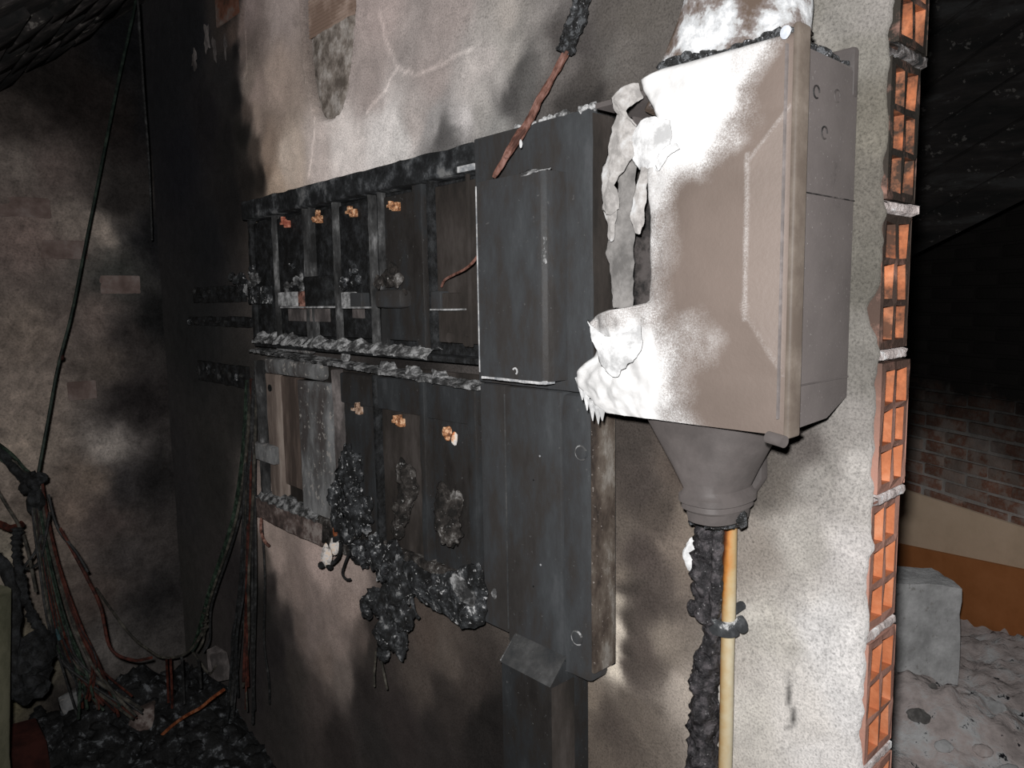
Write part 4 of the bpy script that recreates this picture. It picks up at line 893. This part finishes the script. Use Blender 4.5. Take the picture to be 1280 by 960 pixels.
f = sheet([pp([(650, 217), (668, 211), (689, 209)], [-.09, -.09, -.088]), pp([(652, 222), (670, 214), (688, 213)], [-.098, -.099, -.097])], 5, 4, .002); solid(f.build('torn_edge', 'pale_edge', uc), .001)

# ------------------------------------------------------------------ trunking box under the column
TB = thing('trunking_box', P(680, 960, -.03), 'dark metal trunking box with a sloping top below the cabinet column', 'box')
xa, xb = P(627, 880, -.088)[0], P(688, 880, -.088)[0]; zt0 = P(650, 822, -.075)[2]
mb = MB(); prof = [(-.004, .5), (-.088, .5), (-.088, zt0 - .012), (-.058, zt0 + .018), (-.056, zt0 + .02), (-.004, zt0 + .02)]
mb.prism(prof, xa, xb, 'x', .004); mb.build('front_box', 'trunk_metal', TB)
mb = MB(); mb.prism([(-.0900, zt0 - .0125), (-.0580, zt0 + .0205), (-.0545, zt0 + .0225), (-.053, zt0 + .0225), (-.053, zt0 + .0205), (-.056, zt0 + .0205), (-.0885, zt0 - .0125)], xa - .001, xb + .001, 'x'); tp = mb.build('sloping_top', 'dusty_metal', TB)
mb = MB(); mb.tube([(xa, -.088, zt0 - .012), (xa, -.058, zt0 + .018), (xa + .004, -.055, zt0 + .0205)], .0018, 6); mb.build('bare_edge', 'pale_edge', tp)
mb = MB(); mb.box(xb, xb + .002, -.086, -.037, .5, zt0 - .016, .0005); mb.build('side_plate', 'brown_board', TB)
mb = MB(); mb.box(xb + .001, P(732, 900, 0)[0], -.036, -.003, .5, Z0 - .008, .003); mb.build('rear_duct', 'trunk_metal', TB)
mb = MB()
for k in range(7): mb.lump((xa - .012 + .01 * random.random(), -.05, .58 + .02 * k), (.012, .012, .016), 2, .5, 60, k)
mb.build('char_residue', 'char_ash', TB)

# ------------------------------------------------------------------ melted plastic masses on and under the lower row
def mass(name, items, m_, label, y=-.06, sub=4):
    mb = MB()
    for k, (a, b, rx, rz) in enumerate(items):
        mb.lump(P(a, b, y + .006 * math.sin(k * 2.1)), (rx, min(rx, rz) * .55, rz), sub, .55, 38, k + len(items), sharp=(k % 3 == 2))
    return one(mb, name, m_, label, 'melted plastic', 'melted plastic clots on the meter cabinet', angle=80)
mass('melted_clot', [(436, 590, .035, .05), (425, 625, .035, .045), (445, 640, .04, .05), (430, 660, .03, .035), (450, 690, .035, .03), (470, 690, .03, .04), (485, 705, .04, .04), (412, 690, .014, .02)], 'char_ash', 'ash-flecked black melted clot on the lower bays of the burnt meter cabinet, leftmost clot')
mass('melted_clot', [(500, 730, .035, .05), (478, 752, .035, .035), (458, 760, .02, .022), (486, 790, .035, .035), (497, 800, .026, .03), (505, 770, .025, .03), (480, 815, .018, .018), (492, 750, .03, .04)], 'char_clot', 'hanging black charred clot with two bare wire ends below the meter cabinet', -.065)
mass('melted_clot', [(560, 640, .03, .045), (555, 625, .02, .018), (562, 665, .026, .026), (552, 610, .014, .012)], 'char_brown', 'rounded dull grey melted clot in the last lower bay beside the cabinet column', -.055)
mass('melted_clot', [(505, 590, .022, .025), (508, 615, .024, .035), (502, 640, .022, .03), (496, 660, .02, .02)], 'char_brown', 'narrow brown-black melted clot below the middle copper stub of the lower row', -.05)
f = sheet([pp([(470, 690), (510, 700), (545, 715), (602, 705)], [-.05, -.062, -.06, -.055]), pp([(480, 720), (515, 735), (555, 740), (604, 735)], [-.055, -.07, -.068, -.06]), pp([(520, 745), (545, 756), (575, 765), (605, 760)], [-.055, -.064, -.066, -.06]), pp([(545, 757), (565, 770), (585, 785), (604, 780)], [-.05, -.058, -.06, -.055])], 10, 10, .010, 26)
o = one(f, 'sagging_sheet', 'char_ash', 'sagging charred plastic sheet along the bottom edge of the meter cabinet', 'melted plastic', angle=80); solid(o, .004)
mb = MB()
for (a, b, r) in [(576, 735, .018), (581, 741, .016), (585, 746, .016), (572, 729, .014), (568, 725, .012)]: mb.lump(P(a, b, -.072), (r, r * .6, r * .8), 3, .5, 60, a)
one(mb, 'ash_clump', 'ash_dim', 'pale grey ash clump on the sagging charred sheet', 'ash')
WT = thing('melted_terminal', P(415, 710, -.06), 'white and orange crusted melted terminal hanging at the cabinet bottom edge', 'terminal')
mb = MB(); mb.lump(P(408, 694, -.07), (.016, .010, .026), 3, .4, 50, 1); mb.lump(P(419, 682, -.07), (.012, .010, .02), 3, .4, 50, 2); mb.build('crust', 'pale_lump', WT)
mb = MB(); mb.lump(P(421, 664, -.07), (.01, .008, .016), 3, .4, 60, 3); mb.build('scorched_tip', 'wire_orange', WT)
mb = MB(); mb.lump(P(402, 706, -.07), (.008, .008, .007), 2, .4, 60, 4); mb.lump(P(412, 708, -.07), (.009, .008, .006), 2, .4, 60, 5); mb.build('char_foot', 'char', WT)
def wire(pts, r, m_, name=None, par=None, label=None, n=7, seg=8, rough=.1, cat='wire', grp=None):
    mb = MB(); s_ = spline(pts, seg); mb.tube(s_, r, n, 0, rough, 150)
    if par is not None: return mb.build(name or 'wire', m_, par)
    return one(mb, name, m_, label, cat, grp)
wire([P(437, 690, -.07), P(431, 705, -.075), P(428, 717, -.07), P(433, 724, -.07), P(438, 724, -.068)], .0028, 'wire_black', 'wire_end', None, 'short curled black wire end under the white crusted terminal')
wire([P(426, 680, -.078), P(424, 695, -.08), P(415, 705, -.078)], .004, 'char', 'wire_end', None, 'thick charred stub lying across the white crusted terminal')
wire([P(470, 815, -.065), P(468, 840, -.065), P(468, 858, -.065)], .0022, 'wire_grey', 'wire_end', None, 'left bare wire end under the hanging charred clot')
wire([P(474, 815, -.065), P(479, 838, -.065), P(484, 862, -.065)], .0024, 'wire_grey', 'wire_end', None, 'right bare wire end under the hanging charred clot')
wire([P(514, 745, -.06), P(518, 765, -.06), P(524, 773, -.058)], .0035, 'char_ash', 'wire_end', None, 'short burnt wire stub beside the hanging clot, under the sagging sheet')
# copper conductor and the loose copper wire
KC = thing('copper_cable', P(617, 222, -.1), 'bare copper conductor with charred black insulation crossing the wall top', 'cable')
path = [(617, 222, -.105), (632, 197, -.095), (645, 176, -.08), (662, 150, -.06), (677, 120, -.045), (693, 92, -.035), (708, 64, -.03)]
mb = MB(); mb.tube(spline([P(a, b, y) for a, b, y in path], 8), np.interp(np.linspace(0, 1, 49), [0, .1, .3, .45, .7, 1], [.003, .0045, .0070, .006, .0052, .0052]).tolist(), 12, 0, .35, 50); cop = mb.build('conductor', 'copper_cable', KC)
for k in range(4):
    o_ = [.004 * math.sin(k * 1.7), .004 * math.cos(k * 1.7)]
    mb = MB(); mb.tube(spline([P(a + 2 * math.sin(k * 2 + i), b, y - .006) for i, (a, b, y) in enumerate(path[1:])], 6), .0022, 6); mb.build('strand', 'copper_cable', KC)
mb = MB(); mb.tube(spline([P(a, b, y) for a, b, y in [(706, 66, -.03), (714, 45, -.03), (722, 20, -.032), (728, -5, -.034), (732, -40, -.035), (742, -130, -.035), (755, -260, -.03)]], 10), .0115, 16, 0, .5, 70); mb.build('insulation', 'crust', KC)
mb = MB(); mb.lump(P(651, 180, -.09), (.003, .002, .007), 2, .3, 60, 1); mb.build('ash_fleck', 'flap_white', KC)
wire([P(552, 358, -.045), P(556, 350, -.055), P(566, 344, -.07), P(580, 337, -.08), P(590, 329, -.085), P(597, 320, -.085)], .0022, 'copper_cable', 'copper_wire', None, 'thin bent copper wire reaching from the last upper bay to the upper cover')

# ------------------------------------------------------------------ charred terminal rows left of the cabinet, on the black wall
TR = thing('terminal_strip', P(255, 480, 0), 'blackened terminal strips in three rows left of the meter cabinet', 'terminal strip')
for (a0, a1, b0, b1) in [(238, 300, 358, 378), (232, 318, 396, 408), (244, 304, 455, 480)]:
    q0, q1 = P(a0, b0, -.02), P(a1, b0, -.02); z1_, z0_ = P((a0 + a1) / 2, b0, -.02)[2], P((a0 + a1) / 2, b1, -.02)[2]
    part(rough_box(q0[0], q1[0], -.014, -.002, z0_, z1_, .003, 20, 30, .002, a0), 'rail', 'char', TR)
    for k in range(9):
        t = (k + .5) / 9; x = q0[0] + (q1[0] - q0[0]) * t; h = random.uniform(.35, 1) * (z1_ - z0_)
        mb = MB(); mb.lump((x, -.018, z0_ + (z1_ - z0_) * random.uniform(.3, .8)), (.009, .006, h * .35), 2, .5, 80, k + a0); mb.build('terminal_pin', random.choice(['char', 'char_ash', 'wire_black']), TR)

# ------------------------------------------------------------------ wires in the left corner
WB = thing('wire_bundle', P(300, 900, -.02), 'blackened wires hanging from the left end of the meter cabinet to the floor', 'wires')
rw = random.Random(3)
for k in range(16):
    a0 = rw.uniform(308, 322); m_ = rw.choice(['wire_black', 'wire_black', 'wire_grey', 'wire_red', 'char'])
    a1 = rw.uniform(288, 318); e = rw.uniform(850, 905)
    wire([P(a0, rw.uniform(455, 500), -.03), P((a0 * .7 + a1 * .3), 600, -.04 - .02 * rw.random()), P(a0 * .4 + a1 * .6 + rw.uniform(-4, 4), 720, -.05 - .03 * rw.random()), P(a1 + rw.uniform(-5, 5), 800, -.05 - .05 * rw.random()), P(a1 + rw.uniform(-12, 8), e, -.06 - .05 * rw.random())], rw.uniform(.0025, .0042), m_, 'wire', WB)
wire([P(327, 650, -.03), P(331, 720, -.04), P(330, 800, -.04), P(336, 850, -.04), P(337, 880, -.03)], .003, 'wire_black', 'wire', WB)
wire([P(327, 645, -.03), P(326, 662, -.04), P(330, 675, -.05), P(336, 682, -.05)], .004, 'copper_sooty', 'wire', WB)
for k, (dx, m_) in enumerate([(0, 'wire_green'), (3, 'wire_grey'), (7, 'wire_black'), (-2, 'wire_green')]):
    wire([P(310 + dx, 475, -.03), P(305 + dx, 560, -.05), P(296 + dx, 630, -.06), P(283 + dx, 680, -.08), P(264 + dx, 735, -.1), P(256 + dx, 765, -.1), P(248 + dx * 2, 800, -.1), P(240 + dx * 2, 815, -.12)], .0035, m_, 'wire', WB)
GW = thing('grey_wire_tangle', P(256, 790, -.1), 'small knot of pale grey wire hanging in the left corner', 'wire')
pts = [P(256 + 5 * math.sin(k * 2.3), 760 + k * 2.6, -.1 - .02 * math.cos(k * 1.9)) for k in range(12)]; wire(pts, .003, 'wire_grey', 'coil', GW)
wire([P(254, 788, -.1), P(243, 806, -.1), P(240, 812, -.1), P(250, 828, -.09), P(262, 842, -.08), P(270, 832, -.08)], .0035, 'wire_grey', 'tail', GW)
wire([P(186, 668 + 0, -.35), P(120, 735, -.32), P(160, 790, -.28), P(190, 815, -.22), P(205, 822, -.2), P(225, 820, -.15), P(240, 810, -.12), P(262, 780, -.1)][1:], .0035, 'wire_grey', 'slack_wire', None, 'single slack wire drooping across the left corner to the grey knot')
for k, (a, b0, b1) in enumerate([(208, 824, 905), (213, 824, 915), (227, 822, 880), (248, 825, 860)]):
    wire([P(a, b0, -.19), P(a + 2, (b0 + b1) / 2, -.18), P(a + rw.uniform(-4, 4), b1, -.18)], .0035, 'wire_red' if k < 2 else 'wire_black', 'dropping_wire', None,
         ['first reddish wire hanging from the slack wire into the debris', 'second reddish wire hanging from the slack wire into the debris', 'short dark wire hanging from the slack wire near the corner', 'dark wire end dropping below the grey knot'][k], grp='wires dropping in the corner')
wire([P(196, 925, -.25), P(214, 908, -.22), P(232, 895, -.2), P(250, 885, -.18), P(266, 872, -.16), P(280, 862, -.14)], .0045, 'wire_orange', 'orange_wire', None, 'orange-red wire lying over the black debris in the left corner')
# hanging bundle in front of the left wall
T0 = 1.95
HB = thing('hanging_wire_bundle', PD(110, 880, T0), 'knotted bundle of scorched wires hanging in front of the left wall', 'wires')
D = lambda a, b, d=0: PD(a, b, T0 + d)
mb = MB(); mb.tube(spline([D(-20, 548), D(5, 570), D(25, 592), D(42, 602)], 8), .012, 12, 0, .4, 50); mb.build('arm', 'char', HB)
for k in range(3): wire([D(-15, 545 + 8 * k), D(15, 568 + 8 * k), D(30, 585 + 3 * k), D(44, 596)], .004, ['wire_green', 'wire_grey', 'wire_green'][k], 'wire', HB)
mb = MB(); mb.lump(D(38, 604), (.03, .025, .026), 3, .5, 40, 1); mb.lump(D(44, 625), (.022, .02, .04), 3, .4, 40, 2); mb.lump(D(50, 598), (.018, .018, .014), 3, .4, 40, 3); mb.build('knot', 'char', HB)
for k in range(30):
    t = k / 29; s0 = rw.uniform(-1, 1); m_ = rw.choice(['wire_black', 'wire_red', 'wire_red', 'wire_grey', 'char', 'wire_green', 'wire_black'])
    ex = 95 + 90 * rw.random() ** 1.3; ey = 870 + 30 * rw.random()
    wire([D(46 + 7 * s0, 600 + 6 * rw.random(), .01 * s0), D(50 + 10 * s0, 645, .02 * s0), D(62 + 14 * s0, 710, .04 * s0), D(80 + 22 * s0, 780, .05 * s0), D(100 + 26 * s0, 830, .08 * rw.random()), D(ex, ey, .1 * rw.random())], rw.uniform(.0022, .004), m_, 'wire', HB)
for pts, m_ in [([(60, 618), (72, 660), (95, 690), (110, 715)], 'wire_black'), ([(75, 660), (110, 725), (126, 760), (138, 810), (165, 825), (190, 822)], 'wire_red'), ([(62, 640), (50, 700), (30, 710), (44, 690), (52, 668)], 'wire_black'),
                ([(-5, 610), (10, 635), (25, 660), (35, 690), (45, 740)], 'wire_grey'), ([(60, 745), (66, 775), (75, 800)], 'wire_cyan'), ([(130, 850), (150, 875), (170, 895)], 'wire_grey')]:
    wire([D(a, b, -.02) for a, b in pts], .0038, m_, 'wire', HB)
mb = MB(); mb.tube(spline([D(-20, 645), D(0, 655), D(15, 660), D(28, 655)], 8), .009, 10, 0, .3, 50); mb.build('red_lead', 'wire_red', HB)
LC = thing('charred_lead', D(20, 850, -.2), 'thick black charred lead hanging beside the wire bundle at the left edge', 'cable')
mb = MB(); mb.tube(spline([D(22, 660, -.1), D(20, 690, -.1), D(28, 735, -.1), D(40, 770, -.1), D(60, 800, -.1)], 10), [.009, .013] * 20 + [.01], 12, 0, .5, 40); mb.build('sheath', 'char', LC)
mb = MB(); mb.tube(spline([D(-8, 690, -.15), D(10, 720, -.15), D(18, 760, -.15), D(16, 820, -.15), D(22, 860, -.15)], 10), .014, 12, 0, .4, 40); mb.build('sheath', 'char', LC)
mb = MB(); mb.lump(D(40, 815, -.1), (.05, .05, .05), 3, .5, 25, 3); mb.lump(D(30, 850, -.1), (.045, .05, .05), 3, .5, 25, 4); mb.build('burnt_end', 'char', LC)
# thin cable from above down to the knot
wire([PD(170, -3, 2.235), PD(166, 20, 2.22), PD(146, 110, 2.18), PD(128, 200, 2.12), PD(106, 310, 2.07), PD(90, 390, 2.03), PD(72, 460, 2.0), PD(60, 525, 1.97), PD(48, 590, 1.95)], .0038, 'wire_dkgreen', 'suspension_cable', None, 'long thin dark cable running from the ceiling down to the hanging wire knot', cat='cable')
mb = MB(); mb.lump(PD(77, 447, 2.01), (.007, .007, .008), 2, .3, 60, 1); one(mb, 'cable_bead', 'wire_red', 'tiny dark red bead on the thin hanging cable', 'bead')
wire([P(172, 0, -.2), P(180, 120, -.15), P(186, 200, -.12), P(190, 300, -.1)], .003, 'wire_black', 'suspension_cable', None, 'short thin black cable hanging down the dark left corner', cat='cable')
# pale cylinder edge and red brick piece at the bottom left border
q = PZ(-12, 960, .0); 
mb = MB(); c0 = PD(-58, 960, 1.6); mb.tube([(c0[0], c0[1], .0), (c0[0], c0[1], c0[2]), PD(-52, 745, 1.6)], [.10, .10, .095], 24); one(mb, 'pale_post', 'pale_wall_patch', 'pale yellowish post cut off by the left picture edge', 'post')

# ------------------------------------------------------------------ debris
def pile(fn, x0, x1, y0, y1, n, name, m_, label, cat):
    g = []
    for i in range(n):
        row = []
        for j in range(n):
            x = x0 + (x1 - x0) * i / (n - 1); y = y0 + (y1 - y0) * j / (n - 1); row.append((x, y, max(.001, fn(x, y))))
        g.append(row)
    mb = MB(); mb.grid(g); o = mb.build(name, m_, angle=80); o['kind'] = 'stuff'; o['label'] = label; o['category'] = cat; return o
def fl_h(x, y):
    a = math.exp(-((x + 2.05) / .35) ** 2) * math.exp(-((y + .25) / .4) ** 2) * .16; return a * (1 + .6 * nz((x, y, 0), 8, 4)) + .03 * abs(nz((x, y, 3), 20, 4)) * (a > .01)
pile(fl_h, -2.34, -1.2, -1.1, -.005, 90, 'burnt_debris', 'debris', 'heap of black burnt debris and ash on the floor in the left corner', 'debris')
rd = random.Random(11)
mb = MB()
for k in range(170):
    px, py = rd.uniform(20, 345), rd.uniform(855, 985); q = PZ(px, py, .12)
    if q[1] > -.03: q[1] = -.04 - .05 * rd.random()
    if q[0] < -2.3: continue
    z = fl_h(q[0], q[1]); r = rd.uniform(.006, .022); mb.lump((q[0], q[1], z + r * .3), (r * rd.uniform(.7, 1.6), r, r * .6), 2, .6, 50, k)
o = mb.build('debris_crumbs', 'debris', angle=60); o['kind'] = 'stuff'; o['label'] = 'loose charred crumbs scattered over the debris heap'; o['category'] = 'debris'
for (a, b, s, m_, lb) in [(20, 940, (.08, .06, .05), 'red_brick', 'dull red brick piece lying at the bottom left picture corner'), (90, 880, (.035, .03, .03), 'grey_board', 'small pale grey chunk lying in the left debris below the wire bundle'), (272, 830, (.03, .02, .045), 'grey_dim', 'grey plaster slab leaning in the corner below the wires'), (180, 895, (.03, .03, .03), 'rust_pale', 'rusty brown lump in the debris under the wire bundle')]:
    q = PZ(a, b, .15) if a != 272 else P(a, b, -.06); mb = MB(); mb.box(q[0] - s[0], q[0] + s[0], q[1] - s[1], q[1] + s[1], q[2] - s[2], q[2] + s[2], .008, 2)
    mb.v = [(v[0] + .012 * nz(v, 18), v[1] + .012 * nz((v[1], v[2], v[0]), 18), v[2] + .012 * nz((v[2], v[0], v[1]), 18)) for v in mb.v]
    one(mb, 'brick_piece' if 'brick' in lb else 'rubble_chunk', m_, lb, 'brick' if 'brick' in lb else 'debris')

# ------------------------------------------------------------------ things in the back room at the right
def on_back(px, py, zf):                       # point of the vertical plane parallel to the back wall that lies zf away at the frame's right
    q = PD(1280, 640, zf); d = ray(px, py); t = ((q - CAM) @ nrm) / (d @ nrm); return CAM + d * t
def board(zf, top, m_, name, label):
    a, b_ = on_back(*top[0], zf), on_back(*top[1], zf); c8 = []
    for t in (0, -.016):
        for q in ((a[0], a[1], .02), (b_[0], b_[1], .02), tuple(b_), tuple(a)): c8.append(tuple(np.array(q) + nrm * t))
    mb = MB(); mb.loft([c8[:4], c8[4:]]); return one(mb, name, m_, label, 'board', smooth=False)
board(2.68, [(1085, 598), (1330, 676)], 'beige_board', 'beige_board', 'pale beige board standing against the far brick wall')
board(2.55, [(1085, 672), (1330, 723)], 'hardboard', 'hardboard_panel', 'orange-brown hardboard panel in front of the beige board')
# concrete block and rubble heap
bx0 = PD(1204, 735, 2.12)
mb = MB(); ex = np.array([ROT.T @ np.array([1, 0, 0]), ROT.T @ np.array([0, 0, -1])]); ex[:, 2] = 0; ex = [e / np.linalg.norm(e) for e in ex]
g = []
w_, dp, h_ = .33, .16, .40
tilt = -.03; 
corner = bx0
bm = bmesh.new(); bmesh.ops.create_cube(bm, size=1); bmesh.ops.subdivide_edges(bm, edges=list(bm.edges), cuts=9, use_grid_fill=True)
for v in bm.verts:
    u, d_, z = v.co.x - .5, v.co.y + .5, v.co.z - .5
    q = corner + ex[0] * (u * w_) + ex[1] * (d_ * dp) + np.array([0, 0, z * h_ + tilt * u]); nn = Vector(q)
    v.co = nn + Vector((nz(nn, 12, 4), nz(nn + Vector((3, 0, 0)), 12, 4), nz(nn + Vector((0, 3, 0)), 12, 4))) * .008
mb.addbm(bm); one(mb, 'concrete_block', 'concrete', 'rough grey concrete block standing behind the broken wall end', 'block', angle=50)
blk_z = float(corner[2] - h_)
RB = PD(1160, 850, 2.02)
def rub_h(x, y):
    return .17 + .05 * nz((x, y, 7), 5, 5) + .02 * nz((x, y, 2), 22, 3) - .05 * max(0, y - 1.9) + .11 * math.exp(-((x - RB[0]) ** 2 + (y - RB[1]) ** 2) / .06)
pile(rub_h, -1.1, .2, .35, 2.15, 110, 'rubble_heap', 'rubble', 'grey mortar rubble covering the ground at the lower right', 'rubble')
for k, (a, b, r, lb) in enumerate([(1150, 905, .028, 'white plaster lump on the grey rubble near the wall end'), (1180, 930, .02, 'small pale stone in the middle of the grey rubble'), (1245, 880, .025, 'rounded grey stone at the right of the rubble'), (1230, 930, .022, 'flat grey stone at the lower right of the rubble'), (1165, 880, .015, 'tiny pale chip on the rubble below the concrete block'), (1265, 945, .03, 'rough grey stone in the lower right picture corner')]):
    q = PZ(a, b, .24); z = rub_h(q[0], q[1]); mb = MB(); mb.lump((q[0], q[1], z + r * .25), (r, r * .9, r * .6), 3, .4, 25, k)
    one(mb, 'rubble_stone', ['flap_ash', 'concrete', 'concrete', 'rubble', 'flap_ash', 'concrete'][k], lb, 'stone', 'stones on the rubble heap')
